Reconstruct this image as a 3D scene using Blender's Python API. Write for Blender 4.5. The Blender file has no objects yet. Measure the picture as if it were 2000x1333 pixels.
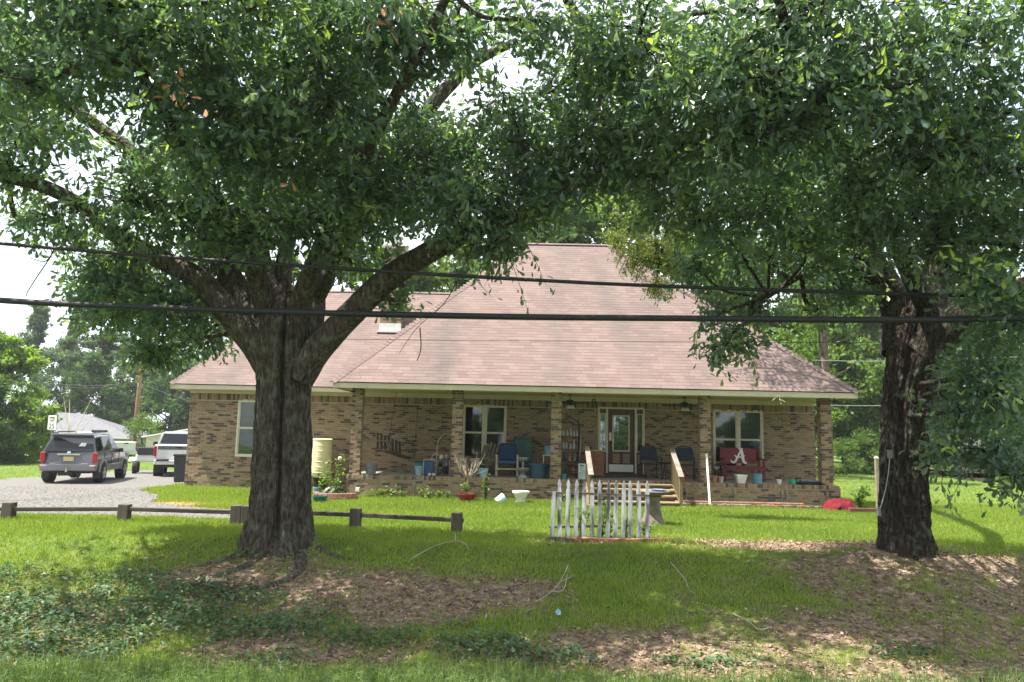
import bpy, math, random
import numpy as np
from mathutils import Vector, Matrix
random.seed(7); rng = np.random.default_rng(7)
SC = bpy.context.scene
COL = SC.collection
PI = math.pi
R = math.radians

# ---------------------------------------------------------------- camera
PITCH, ROLL, YAW, CAM_H, FPX = R(7.085), R(1.264), R(-0.655), 1.758, 1500.0
_cy, _sy, _cp, _sp = math.cos(YAW), math.sin(YAW), math.cos(PITCH), math.sin(PITCH)
FWD = Vector((_sy*_cp, _cy*_cp, _sp)); _r = Vector((_cy, -_sy, 0)); _u = _r.cross(FWD)
RIGHT = math.cos(ROLL)*_r + math.sin(ROLL)*_u
UP = -math.sin(ROLL)*_r + math.cos(ROLL)*_u
CAM = Vector((0, 0, CAM_H))
cd = bpy.data.cameras.new('camera'); cam = bpy.data.objects.new('camera', cd); COL.objects.link(cam)
cd.sensor_width = 36; cd.lens = 36*FPX/2000; cd.clip_start = 0.05; cd.clip_end = 3000
m = Matrix.Identity(4)
for i in range(3):
    m[i][0] = RIGHT[i]; m[i][1] = UP[i]; m[i][2] = -FWD[i]; m[i][3] = CAM[i]
cam.matrix_world = m
SC.camera = cam

# ---------------------------------------------------------------- sky, sun, exposure
SUN_EL = R(66); SUN_H = Vector((-0.965, -0.26)).normalized()
SUN_DIR = Vector((SUN_H.x*math.cos(SUN_EL), SUN_H.y*math.cos(SUN_EL), math.sin(SUN_EL)))
w = bpy.data.worlds.new('World'); SC.world = w; w.use_nodes = True
nt = w.node_tree; nt.nodes.clear()
out = nt.nodes.new('ShaderNodeOutputWorld'); bg = nt.nodes.new('ShaderNodeBackground')
sky = nt.nodes.new('ShaderNodeTexSky'); sky.sky_type = 'NISHITA'; sky.sun_disc = False
sky.sun_elevation = SUN_EL; sky.sun_rotation = math.atan2(SUN_H.x, SUN_H.y)
sky.air_density = 1.3; sky.dust_density = 2.5
tc = nt.nodes.new('ShaderNodeTexCoord'); mp = nt.nodes.new('ShaderNodeMapping'); mp.inputs['Scale'].default_value = (1, 1, 2.2)
cn = nt.nodes.new('ShaderNodeTexNoise'); cn.inputs['Scale'].default_value = 2.2; cn.inputs['Detail'].default_value = 6
cr = nt.nodes.new('ShaderNodeMapRange'); cr.inputs[1].default_value = 0.22; cr.inputs[2].default_value = 0.52
mx = nt.nodes.new('ShaderNodeMix'); mx.data_type = 'RGBA'; mx.inputs['B'].default_value = (3.5, 3.7, 4.0, 1)
nt.links.new(tc.outputs['Generated'], mp.inputs['Vector']); nt.links.new(mp.outputs[0], cn.inputs['Vector'])
nt.links.new(cn.outputs['Fac'], cr.inputs[0]); nt.links.new(cr.outputs[0], mx.inputs['Factor'])
nt.links.new(sky.outputs[0], mx.inputs['A']); nt.links.new(mx.outputs['Result'], bg.inputs['Color'])
bg.inputs['Strength'].default_value = 0.15
nt.links.new(bg.outputs[0], out.inputs[0])
sd = bpy.data.lights.new('sun', 'SUN'); sd.energy = 5.0; sd.angle = R(0.53); sd.color = (1.0, 0.95, 0.86)
sun = bpy.data.objects.new('sun', sd); COL.objects.link(sun)
sun.rotation_euler = SUN_DIR.to_track_quat('Z', 'Y').to_euler(); sun.location = (-20, -20, 60)
SC.view_settings.view_transform = 'Standard'; SC.view_settings.look = 'None'
SC.view_settings.exposure = 1.55; SC.view_settings.gamma = 1.0
SC.render.engine = 'CYCLES'
SC.cycles.max_bounces = 7; SC.cycles.diffuse_bounces = 4; SC.cycles.glossy_bounces = 3; SC.cycles.transmission_bounces = 4
SC.cycles.transparent_max_bounces = 8; SC.cycles.sample_clamp_indirect = 6; SC.cycles.use_denoising = True
SC.cycles.caustics_reflective = False; SC.cycles.caustics_refractive = False

# ---------------------------------------------------------------- helpers
def P(px, py, Y):
    """the point of the place seen at a pixel of the photograph (2000 wide) at depth Y"""
    d = FWD + RIGHT*((px-1000)/FPX) - UP*((py-666.5)/FPX)
    t = Y/d.y
    return CAM + d*t
def PX(px, Y, z):
    """X of a pixel column at depth Y and height z"""
    q = P(px, 700, Y); q2 = P(px, 900, Y)
    k = (z-q.z)/(q2.z-q.z)
    return q.x + (q2.x-q.x)*k

def prop(o, label=None, cat=None, group=None, kind=None):
    if label: o['label'] = label
    if cat: o['category'] = cat
    if group: o['group'] = group
    if kind: o['kind'] = kind
    return o
def empty(name, label, cat, loc=(0, 0, 0), rotz=0, group=None, rot=None):
    o = bpy.data.objects.new(name, None); COL.objects.link(o); o.empty_display_size = 0.2
    o.location = loc; o.rotation_euler = rot or (0, 0, rotz)
    return prop(o, label, cat, group)
def link(name, me, mat=None, parent=None, loc=None, rot=None, scale=None):
    o = bpy.data.objects.new(name, me); COL.objects.link(o)
    if mat is not None and not me.materials:
        for mm in (mat if isinstance(mat, (list, tuple)) else [mat]): me.materials.append(mm)
    if parent is not None: o.parent = parent
    if loc is not None: o.location = loc
    if rot is not None: o.rotation_euler = rot
    if scale is not None: o.scale = scale
    return o
def npmesh(name, V, F, tone=None, attrs=None, smooth=False):
    """mesh from numpy arrays; F is (n,3) or (n,4), or a list of such arrays"""
    me = bpy.data.meshes.new(name)
    V = np.asarray(V, np.float32); Fs = F if isinstance(F, list) else [F]
    Fs = [np.asarray(f, np.int32) for f in Fs if len(f)]
    nl = sum(f.size for f in Fs); nf = sum(len(f) for f in Fs)
    me.vertices.add(len(V)); me.vertices.foreach_set('co', V.ravel())
    me.loops.add(nl); me.loops.foreach_set('vertex_index', np.concatenate([f.ravel() for f in Fs]))
    me.polygons.add(nf)
    tot = np.concatenate([np.full(len(f), f.shape[1], np.int32) for f in Fs])
    st = np.concatenate([[0], np.cumsum(tot)[:-1]]).astype(np.int32)
    me.polygons.foreach_set('loop_start', st); me.polygons.foreach_set('loop_total', tot)
    me.polygons.foreach_set('use_smooth', np.full(nf, bool(smooth)))
    me.update(calc_edges=True)
    al = dict(attrs or {})
    if tone is not None: al['tone'] = tone
    for k, v in al.items():
        a = me.attributes.new(k, 'FLOAT', 'POINT'); a.data.foreach_set('value', np.asarray(v, np.float32))
    return me

class MB:
    """collects shapes that become ONE mesh"""
    def __init__(s): s.v = []; s.f = []
    def add(s, vs, fs):
        n = len(s.v); s.v += [tuple(v) for v in vs]; s.f += [tuple(i+n for i in f) for f in fs]; return s
    def box(s, c, d, rot=None, taper=1.0):
        M = Matrix.Identity(3) if rot is None else (rot if isinstance(rot, Matrix) else Vector((0, 0, 0)).to_track_quat('Z', 'Y').to_matrix())
        hx, hy, hz = d[0]/2, d[1]/2, d[2]/2; c = Vector(c); vs = []
        for z in (-hz, hz):
            t = taper if z > 0 else 1
            for x, y in ((-hx, -hy), (hx, -hy), (hx, hy), (-hx, hy)): vs.append(c + M @ Vector((x*t, y*t, z)))
        return s.add(vs, [(3, 2, 1, 0), (4, 5, 6, 7), (0, 1, 5, 4), (1, 2, 6, 5), (2, 3, 7, 6), (3, 0, 4, 7)])
    def span(s, a, b): return s.box([(a[i]+b[i])/2 for i in range(3)], [abs(b[i]-a[i]) for i in range(3)])
    def bar(s, a, b, wd, th, up=(0, 0, 1)):
        a = Vector(a); b = Vector(b); z = (b-a).normalized(); x = Vector(up).cross(z)
        if x.length < 1e-4: x = Vector((1, 0, 0)).cross(z)
        x.normalize(); y = z.cross(x); vs = []
        for p in (a, b):
            for i, j in ((-1, -1), (1, -1), (1, 1), (-1, 1)): vs.append(p + x*i*wd/2 + y*j*th/2)
        return s.add(vs, [(3, 2, 1, 0), (4, 5, 6, 7), (0, 1, 5, 4), (1, 2, 6, 5), (2, 3, 7, 6), (3, 0, 4, 7)])
    def tube(s, pts, rad, n=8, cap=True):
        pts = [Vector(p) for p in pts]; k = len(pts)
        if not isinstance(rad, (list, tuple)): rad = [rad]*k
        ref = Vector((0.3, 0.2, 1)).normalized(); vs = []; fs = []
        for i, p in enumerate(pts):
            t = (pts[min(i+1, k-1)]-pts[max(i-1, 0)]).normalized()
            x = t.cross(ref)
            if x.length < 0.05: x = t.cross(Vector((1, 0, 0)))
            x.normalize(); y = t.cross(x)
            for j in range(n):
                a = 2*PI*j/n; vs.append(p + (x*math.cos(a)+y*math.sin(a))*rad[i])
        for i in range(k-1):
            for j in range(n): fs.append((i*n+j, i*n+(j+1) % n, (i+1)*n+(j+1) % n, (i+1)*n+j))
        if cap: fs.append(tuple(range(n))[::-1]); fs.append(tuple((k-1)*n+j for j in range(n)))
        return s.add(vs, fs)
    def lathe(s, prof, c=(0, 0, 0), n=20, cap=True):
        c = Vector(c); k = len(prof); vs = []; fs = []
        for r, z in prof:
            for j in range(n): vs.append(c+Vector((r*math.cos(2*PI*j/n), r*math.sin(2*PI*j/n), z)))
        for i in range(k-1):
            for j in range(n): fs.append((i*n+j, i*n+(j+1) % n, (i+1)*n+(j+1) % n, (i+1)*n+j))
        if cap:
            fs.append(tuple(range(n))[::-1]); fs.append(tuple((k-1)*n+j for j in range(n)))
        return s.add(vs, fs)
    def prism(s, poly, thick, M=None):
        """2D polygon in the XZ plane, thick along Y (front face at y=0)"""
        M = M or Matrix.Identity(4); n = len(poly)
        vs = [M @ Vector((x, 0, z)) for x, z in poly]+[M @ Vector((x, thick, z)) for x, z in poly]
        fs = [tuple(range(n)), tuple(range(n, 2*n))[::-1]]+[(i, i+n, (i+1) % n+n, (i+1) % n) for i in range(n)]
        return s.add(vs, fs)
    def build(s, name, mat, parent=None, smooth=False, bevel=0, loc=None, rot=None):
        me = bpy.data.meshes.new(name); me.from_pydata(s.v, [], s.f); me.update()
        if smooth:
            for p in me.polygons: p.use_smooth = True
            try: me.set_sharp_from_angle(angle=R(40))
            except Exception: pass
        o = link(name, me, mat, parent, loc, rot)
        if bevel:
            b = o.modifiers.new('bevel', 'BEVEL'); b.width = bevel; b.segments = 2; b.limit_method = 'ANGLE'
        return o
def copy_tree(o, parent=None):
    c = o.copy(); COL.objects.link(c); c.parent = parent
    for ch in list(o.children): copy_tree(ch, c)
    return c

def _hash(ix, iy, iz):
    n = (ix.astype(np.int64)*374761393 + iy.astype(np.int64)*668265263 + iz.astype(np.int64)*2147483647) & 0xffffffff
    n = ((n ^ (n >> 13))*1274126177) & 0xffffffff
    return ((n ^ (n >> 16)) & 0xffff)/65535.0
def noise(x, y, z=0.0, s=1.0, o=1):
    x = np.asarray(x, float)*s; y = np.asarray(y, float)*s; z = np.asarray(z, float)*s + np.zeros_like(x)
    y = y + np.zeros_like(x); t = np.zeros_like(x); amp = 0.5; tot = 0
    for k in range(o):
        ix, iy, iz = np.floor(x), np.floor(y), np.floor(z); fx, fy, fz = x-ix, y-iy, z-iz
        fx = fx*fx*(3-2*fx); fy = fy*fy*(3-2*fy); fz = fz*fz*(3-2*fz); v = 0
        for a in (0, 1):
            for b in (0, 1):
                for c in (0, 1):
                    v = v + _hash(ix+a, iy+b, iz+c)*(fx if a else 1-fx)*(fy if b else 1-fy)*(fz if c else 1-fz)
        t += v*amp; tot += amp; amp *= .5; x = x*2.03+17; y = y*2.03+5; z = z*2.03+9
    return t/tot
def sstep(a, b, x):
    t = np.clip((np.asarray(x, float)-a)/(b-a), 0, 1); return t*t*(3-2*t)

# ---------------------------------------------------------------- materials
def _new(name):
    mt = bpy.data.materials.new(name); mt.use_nodes = True; n = mt.node_tree
    return mt, n, n.nodes['Principled BSDF']
def _noise(n, scale, detail=4, coord='Object', stretch=None):
    t = n.nodes.new('ShaderNodeTexCoord'); x = n.nodes.new('ShaderNodeTexNoise')
    x.inputs['Scale'].default_value = scale; x.inputs['Detail'].default_value = detail
    if stretch:
        mpn = n.nodes.new('ShaderNodeMapping'); mpn.inputs['Scale'].default_value = stretch
        n.links.new(t.outputs[coord], mpn.inputs['Vector']); n.links.new(mpn.outputs[0], x.inputs['Vector'])
    else: n.links.new(t.outputs[coord], x.inputs['Vector'])
    return x
def _ramp(n, src, stops):
    r = n.nodes.new('ShaderNodeValToRGB'); el = r.color_ramp.elements
    while len(el) > len(stops): el.remove(el[-1])
    while len(el) < len(stops): el.new(0.5)
    for e, (p, c) in zip(el, stops): e.position = p; e.color = (*c, 1)
    n.links.new(src, r.inputs[0]); return r
def _bump(n, b, src, strength, dist=0.01):
    x = n.nodes.new('ShaderNodeBump'); x.inputs['Strength'].default_value = strength; x.inputs['Distance'].default_value = dist
    n.links.new(src, x.inputs['Height']); n.links.new(x.outputs[0], b.inputs['Normal'])
_mc = {}
def mat(name, col, rough=.6, var=.2, scale=6, bump=.15, bscale=50, metal=0, col2=None, spec=.4, stretch=None):
    if name in _mc: return _mc[name]
    mt, n, b = _new(name)
    c1 = tuple(max(0, c*(1-var)) for c in col); c2 = col2 or tuple(min(1, c*(1+var)) for c in col)
    x = _noise(n, scale, 5, stretch=stretch); r = _ramp(n, x.outputs['Fac'], [(.32, c1), (.5, col), (.7, c2)])
    n.links.new(r.outputs[0], b.inputs['Base Color'])
    b.inputs['Roughness'].default_value = rough; b.inputs['Metallic'].default_value = metal
    b.inputs['Specular IOR Level'].default_value = spec
    if bump:
        y = _noise(n, bscale, 4, stretch=stretch); _bump(n, b, y.outputs['Fac'], bump)
    _mc[name] = mt; return mt
def tone_mat(name, stops, rough=.8, bump=.3, bscale=70, grain=.25, gscale=25, stain=None, spec=.3):
    """colour by the piece's own tone (attribute), with grain"""
    mt, n, b = _new(name)
    a = n.nodes.new('ShaderNodeAttribute'); a.attribute_name = 'tone'
    r = _ramp(n, a.outputs['Fac'], stops)
    x = _noise(n, gscale, 5); mr = n.nodes.new('ShaderNodeMapRange')
    mr.inputs[1].default_value = .3; mr.inputs[2].default_value = .7; mr.inputs[3].default_value = 1-grain; mr.inputs[4].default_value = 1+grain
    n.links.new(x.outputs['Fac'], mr.inputs[0])
    mu = n.nodes.new('ShaderNodeMix'); mu.data_type = 'RGBA'; mu.blend_type = 'MULTIPLY'; mu.inputs['Factor'].default_value = 1
    n.links.new(r.outputs[0], mu.inputs['A']); n.links.new(mr.outputs[0], mu.inputs['B'])
    last = mu.outputs['Result']
    if stain:
        sc, lo, hi, colr, amt, st = stain
        t = n.nodes.new('ShaderNodeNewGeometry'); mpn = n.nodes.new('ShaderNodeMapping'); mpn.inputs['Scale'].default_value = st
        sx = n.nodes.new('ShaderNodeTexNoise'); sx.inputs['Scale'].default_value = sc; sx.inputs['Detail'].default_value = 5
        n.links.new(t.outputs['Position'], mpn.inputs['Vector']); n.links.new(mpn.outputs[0], sx.inputs['Vector'])
        m2 = n.nodes.new('ShaderNodeMapRange'); m2.inputs[1].default_value = lo; m2.inputs[2].default_value = hi; m2.inputs[4].default_value = amt
        n.links.new(sx.outputs['Fac'], m2.inputs[0])
        m3 = n.nodes.new('ShaderNodeMix'); m3.data_type = 'RGBA'; m3.inputs['B'].default_value = (*colr, 1)
        n.links.new(m2.outputs[0], m3.inputs['Factor']); n.links.new(last, m3.inputs['A']); last = m3.outputs['Result']
    n.links.new(last, b.inputs['Base Color'])
    b.inputs['Roughness'].default_value = rough; b.inputs['Specular IOR Level'].default_value = spec
    if bump:
        y = _noise(n, bscale, 4); _bump(n, b, y.outputs['Fac'], bump)
    return mt
def leaf_mat(name, stops, trans=.35, rough=.45, spec=.5, tcol=1.6):
    mt, n, b = _new(name)
    a = n.nodes.new('ShaderNodeAttribute'); a.attribute_name = 'tone'
    r = _ramp(n, a.outputs['Fac'], stops)
    n.links.new(r.outputs[0], b.inputs['Base Color'])
    b.inputs['Roughness'].default_value = rough; b.inputs['Specular IOR Level'].default_value = spec
    tr = n.nodes.new('ShaderNodeBsdfTranslucent'); mu = n.nodes.new('ShaderNodeMix'); mu.data_type = 'RGBA'; mu.blend_type = 'MULTIPLY'
    mu.inputs['Factor'].default_value = 1; mu.inputs['B'].default_value = (tcol*1.15, tcol*1.2, tcol*.45, 1)
    n.links.new(r.outputs[0], mu.inputs['A']); n.links.new(mu.outputs['Result'], tr.inputs['Color'])
    ms = n.nodes.new('ShaderNodeMixShader'); ms.inputs[0].default_value = trans
    n.links.new(b.outputs[0], ms.inputs[1]); n.links.new(tr.outputs[0], ms.inputs[2])
    n.links.new(ms.outputs[0], n.nodes['Material Output'].inputs['Surface'])
    return mt
def glass_mat(name, tint=(.75, .85, .85), refl=.12):
    mt, n, b = _new(name)
    t = n.nodes.new('ShaderNodeBsdfTransparent'); t.inputs[0].default_value = (*tint, 1)
    g = n.nodes.new('ShaderNodeBsdfGlossy'); g.inputs['Roughness'].default_value = .03; g.inputs['Color'].default_value = (1, 1, 1, 1)
    fr = n.nodes.new('ShaderNodeFresnel'); fr.inputs['IOR'].default_value = 1.5
    ad = n.nodes.new('ShaderNodeMath'); ad.operation = 'ADD'; ad.inputs[1].default_value = refl; n.links.new(fr.outputs[0], ad.inputs[0])
    y = _noise(n, 1.2, 2); bp = n.nodes.new('ShaderNodeBump'); bp.inputs['Strength'].default_value = .06; bp.inputs['Distance'].default_value = .05
    n.links.new(y.outputs['Fac'], bp.inputs['Height']); n.links.new(bp.outputs[0], g.inputs['Normal'])
    ms = n.nodes.new('ShaderNodeMixShader'); n.links.new(ad.outputs[0], ms.inputs[0])
    n.links.new(t.outputs[0], ms.inputs[1]); n.links.new(g.outputs[0], ms.inputs[2])
    n.links.new(ms.outputs[0], n.nodes['Material Output'].inputs['Surface'])
    return mt

BRICK = tone_mat('brick', [(0, (.082, .063, .05)), (.16, (.118, .088, .063)), (.22, (.18, .125, .078)), (.4, (.235, .168, .10)), (.62, (.275, .198, .12)), (.85, (.31, .228, .145)), (1, (.265, .165, .10))], rough=.9, bump=.4, grain=.22)
MORTAR = mat('mortar', (.35, .305, .235), .95, .2, 4, .3, 80)
SHINGLE = tone_mat('shingle', [(0, (.130, .092, .082)), (.5, (.160, .114, .102)), (1, (.192, .140, .126))], rough=.92, bump=.3, bscale=160, grain=.16, gscale=60, stain=(.5, .46, .72, (.085, .075, .07), .6, (1.6, .5, .5)))
TRIM = mat('cream_trim', (.52, .46, .33), .55, .08, 3, .08, 30)
WHITE = mat('white_paint', (.72, .70, .64), .55, .1, 5, .1)
ALMOND = mat('almond_vinyl', (.58, .53, .42), .4, .06, 5, .03)
GLASS = glass_mat('window_glass', (.55, .66, .66), .03)
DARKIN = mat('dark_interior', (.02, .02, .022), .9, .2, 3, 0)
BLIND = mat('blind_slat', (.62, .62, .56), .5, .05, 6, 0)
BLACKM = mat('black_metal', (.018, .018, .02), .4, .2, 10, .05, metal=.3)
CONC = mat('concrete', (.38, .35, .29), .9, .2, 5, .3, 60)
WOODG = mat('weathered_wood', (.12, .095, .07), .85, .35, 5, .5, 40, stretch=(1, 1, .12))

# lettering meshes (made while the scene is still empty, so that this is quick)
LETTERS = {}
for s_ in ('SPEED', 'LIMIT', '25'):
    c = bpy.data.curves.new('lettering', 'FONT'); c.body = s_; c.size = 1; c.align_x = 'CENTER'; c.extrude = .003
    o = bpy.data.objects.new('lettering', c); COL.objects.link(o); LETTERS[s_] = bpy.data.meshes.new_from_object(o); bpy.data.objects.remove(o)

# ================================================================ ground
def gh(x, y):
    x = np.asarray(x, float); y = np.asarray(y, float)
    d = 12.7-y+0.7*(noise(x, y, 3.3, .45, 2)-.5)
    t = np.clip(d/5.0, 0, 1); z = -0.8*(1-(1-t)**1.7)*sstep(0, .12, t)
    z = z+0.78*sstep(-5.4, -2.6, -y)
    z = z-0.27*sstep(9.5, 14, -x)*sstep(16, 22, y)
    z = z-0.25*sstep(30, 60, np.hypot(x, y))
    for tx, ty in ((-3.66, 12.45), (6.12, 12.65)): z = z+0.10*np.exp(-((x-tx)**2+(y-ty)**2)/1.3)
    near = np.exp(-((y-11)/9)**2)
    z = z+near*(0.17*(noise(x, y, 0, 1.1, 3)-.5)*(.35+.65*sstep(-13.2, -12, -y)))
    return z
def gz(x, y): return float(gh(np.array([x]), np.array([y]))[0])
def blobs(x, y, L):
    v = np.zeros_like(x)
    for bx, by, rx, ry, s in L: v = np.maximum(v, s*np.exp(-(((x-bx)/rx)**2+((y-by)/ry)**2)**1.5))
    return v
BARE = [(-1.6, 10.8, 2.2, 1.1, 1.1), (-.4, 11.1, 1.5, .6, .9), (-3.6, 11.3, 2.0, 1.0, .9), (-2.4, 9.1, 1.8, .6, .9), (5.3, 13.4, 2.9, .75, 1.15), (3.6, 13.9, 1.9, .3, 1),
        (6.8, 11.6, 3.4, 1.6, .95), (5, 10, 3.2, 1.3, .8), (2.2, 9.2, 2.6, .9, 1.0), (5, 8.8, 3.4, .7, 1.0), (.9, 9.5, 1.3, .5, .9), (-5.3, 9.9, .8, .3, .9), (-4.9, 11.3, .9, .25, .9),
        (-2.6, 13.9, 1.3, .25, .5), (10.1, 17.4, .8, .14, 1), (1.4, 13.35, 1.3, .25, .7), (-8.6, 18.3, 1.6, .5, 1.1), (9.3, 12.5, 2.4, 1.2, .9), (1.3, 12.6, .9, .22, .6), (3.2, 11.6, 1.2, .3, .5)]
IVY = [(-5.7, 10.6, 2.8, 1.0, 1.1), (-5.6, 9.2, 2.6, .8, 1.1), (-3.3, 9.7, 1.9, .6, 1.1), (-1.8, 9.5, 1.1, .4, 1), (-.3, 9.2, .7, .45, 1), (.3, 9.0, .7, .3, 1), (2.1, 8.95, .7, .22, 1), (4.6, 9.4, .45, .14, 1),
       (-.8, 9.9, .6, .3, .8), (-9, 10.5, 2, 1.4, 1), (-4.2, 11.0, .5, .3, .9), (-3.0, 8.7, 1.5, .4, .8), (-4.0, 11.9, .4, .35, .9)]
def m_bare(x, y): return np.clip((1.1*blobs(x, y, BARE)+.9*(noise(x, y, 1, 1.3, 3)-.5)+.7*(noise(x, y, 7, 5, 2)-.5)-.36)*1.7, 0, 1)
def m_ivy(x, y): return np.clip((.85*blobs(x, y, IVY)+1.1*(noise(x, y, 2, 1.5, 3)-.5)-.38)*2.0, 0, 1)
DRIVE = [(-30, 15.3), (-14, 15.3), (-4.9, 15.7), (-4.9, 16.9), (-7.0, 17.4), (-8.4, 18.6), (-9.9, 21.3), (-11.6, 24.2), (-11.8, 40), (-19.5, 40), (-19.5, 25), (-18, 20), (-22, 18.5), (-30, 18.5)]
def in_poly(x, y, poly):
    c = np.zeros(x.shape, bool); n = len(poly)
    for i in range(n):
        (x1, y1), (x2, y2) = poly[i], poly[(i+1) % n]
        if y1 == y2: continue
        k = ((y1 > y) != (y2 > y)) & (x < (x2-x1)*(y-y1)/(y2-y1)+x1); c ^= k
    return c
def m_drive(x, y): return in_poly(x+1.2*(noise(x, y, 4, .8, 3)-.5), y+.7*(noise(x, y, 8, .9, 3)-.5), DRIVE)

def axis(a, b, fine, far, n=26):
    f = np.arange(a, b+1e-6, fine); g = (np.geomspace(1, 1+far, n)-1)[1:]
    return np.concatenate([(a-g)[::-1], f, b+g])
gx = axis(-15, 15, .15, 260); gy = axis(3, 23, .15, 280)
gy = gy[gy > -40]
X, Y = np.meshgrid(gx, gy); Z = gh(X, Y); nx, ny = len(gx), len(gy)
idx = np.arange(nx*ny).reshape(ny, nx)
quads = np.stack([idx[:-1, :-1], idx[:-1, 1:], idx[1:, 1:], idx[1:, :-1]], -1).reshape(-1, 4)
red = blobs(X, Y, [(-8.3, 18.6, 1.5, .55, 1.2), (-7.2, 17.6, 1.3, .4, .7)])
gme = npmesh('ground', np.stack([X, Y, Z], -1).reshape(-1, 3), quads, attrs={'bare': np.maximum(m_bare(X, Y), .7*m_ivy(X, Y)).ravel(), 'red': np.clip(red, 0, 1).ravel()}, smooth=True)
def ground_mat():
    mt, n, b = _new('lawn_soil')
    A = n.nodes.new('ShaderNodeAttribute'); A.attribute_name = 'bare'; A2 = n.nodes.new('ShaderNodeAttribute'); A2.attribute_name = 'red'
    g = _ramp(n, _noise(n, 3.0, 6).outputs['Fac'], [(.3, (.06, .10, .018)), (.5, (.09, .14, .025)), (.72, (.13, .16, .045))])
    s = _ramp(n, _noise(n, 9.0, 8).outputs['Fac'], [(.3, (.085, .058, .04)), (.5, (.19, .135, .092)), (.7, (.33, .25, .18))])
    rd = _ramp(n, _noise(n, 6.0, 6).outputs['Fac'], [(.3, (.25, .11, .055)), (.7, (.40, .22, .13))])
    m1 = n.nodes.new('ShaderNodeMix'); m1.data_type = 'RGBA'; m2 = n.nodes.new('ShaderNodeMix'); m2.data_type = 'RGBA'
    n.links.new(A.outputs['Fac'], m1.inputs['Factor']); n.links.new(g.outputs[0], m1.inputs['A']); n.links.new(s.outputs[0], m1.inputs['B'])
    n.links.new(A2.outputs['Fac'], m2.inputs['Factor']); n.links.new(m1.outputs['Result'], m2.inputs['A']); n.links.new(rd.outputs[0], m2.inputs['B'])
    n.links.new(m2.outputs['Result'], b.inputs['Base Color']); b.inputs['Roughness'].default_value = .95; b.inputs['Specular IOR Level'].default_value = .15
    _bump(n, b, _noise(n, 25, 6).outputs['Fac'], .7, .04)
    return mt
prop(link('ground', gme, ground_mat()), 'grassy yard sloping down a bank to the road', kind='structure')

GRAVEL = mat('gravel', (.125, .118, .108), .95, .35, 14, .6, 45)
ASPH = mat('asphalt', (.09, .09, .09), .9, .25, 20, .3, 80)
def sheet(name, xs, ys, mask, mt, lift, label):
    X, Y = np.meshgrid(xs, ys); idx = np.arange(X.size).reshape(X.shape)
    q = np.stack([idx[:-1, :-1], idx[:-1, 1:], idx[1:, 1:], idx[1:, :-1]], -1).reshape(-1, 4)
    cx = X.ravel()[q].mean(1); cy = Y.ravel()[q].mean(1); q = q[mask(cx, cy)]
    o = link(name, npmesh(name, np.stack([X, Y, gh(X, Y)+lift], -1).reshape(-1, 3), q, smooth=True), mt)
    return prop(o, label, kind='structure')
sheet('driveway', np.arange(-30, -4, .2), np.arange(15, 40, .2), m_drive, GRAVEL, .012, 'pale gravel driveway leading past the brick house')
sheet('street', np.concatenate([np.arange(-160, 160, 4.)]), np.array([54., 56, 58, 60]), lambda x, y: x < -12, mat('sunlit_street', (.30, .29, .27), .9, .15, 1, .1), .03, 'sunlit street behind the parked vehicles')
sheet('road', np.arange(-160, 160, 4.), np.array([-6., -4, -2, 0, 2.2]), lambda x, y: x > -999, ASPH, .012, 'asphalt road in front of the yard')

# ================================================================ house
YW, YP, ZF, YO = 24.15, 21.64, 0.596, 21.29
XL, XR = -10.37, 9.21
PXL, PXR = -4.77, 8.92
CEIL = 3.04
house = empty('house', 'tan brick single-storey house with a long covered porch and brown shingle roof', 'house', (0, YW, 0))
def hp(mb, name, mt, parent=house, **k):
    """build a house part given in world coordinates"""
    base = Vector((0, 0, 0)); q = parent
    while q is not None: base += q.location; q = q.parent
    mb.v = [(v[0]-base.x, v[1]-base.y, v[2]-base.z) for v in mb.v]
    return mb.build(name, mt, parent, **k)
class Bricks:
    def __init__(s): s.b = []
    def add(s, lo, hi, t): s.b.append((lo, hi, t))
    def mesh(s, name, off=(0, 0, 0)):
        lo = np.array([b[0] for b in s.b])-off; hi = np.array([b[1] for b in s.b])-off; n = len(lo)
        c = np.array([[0, 0, 0], [1, 0, 0], [1, 1, 0], [0, 1, 0], [0, 0, 1], [1, 0, 1], [1, 1, 1], [0, 1, 1]], float)
        V = (lo[:, None]+c[None]*(hi-lo)[:, None]).reshape(-1, 3)
        f = np.array([[3, 2, 1, 0], [4, 5, 6, 7], [0, 1, 5, 4], [1, 2, 6, 5], [2, 3, 7, 6], [3, 0, 4, 7]])
        F = (f[None]+8*np.arange(n)[:, None, None]).reshape(-1, 4)
        return npmesh(name, V, F, tone=np.repeat([b[2] for b in s.b], 8))
def btone():
    r = random.random()
    if r < .19: return random.uniform(0, .15)
    if r < .30: return random.uniform(.2, .35)
    return random.uniform(.38, 1.0)
BL, BH, BG = .194, .058, .0095
brickwork = Bricks()
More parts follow.
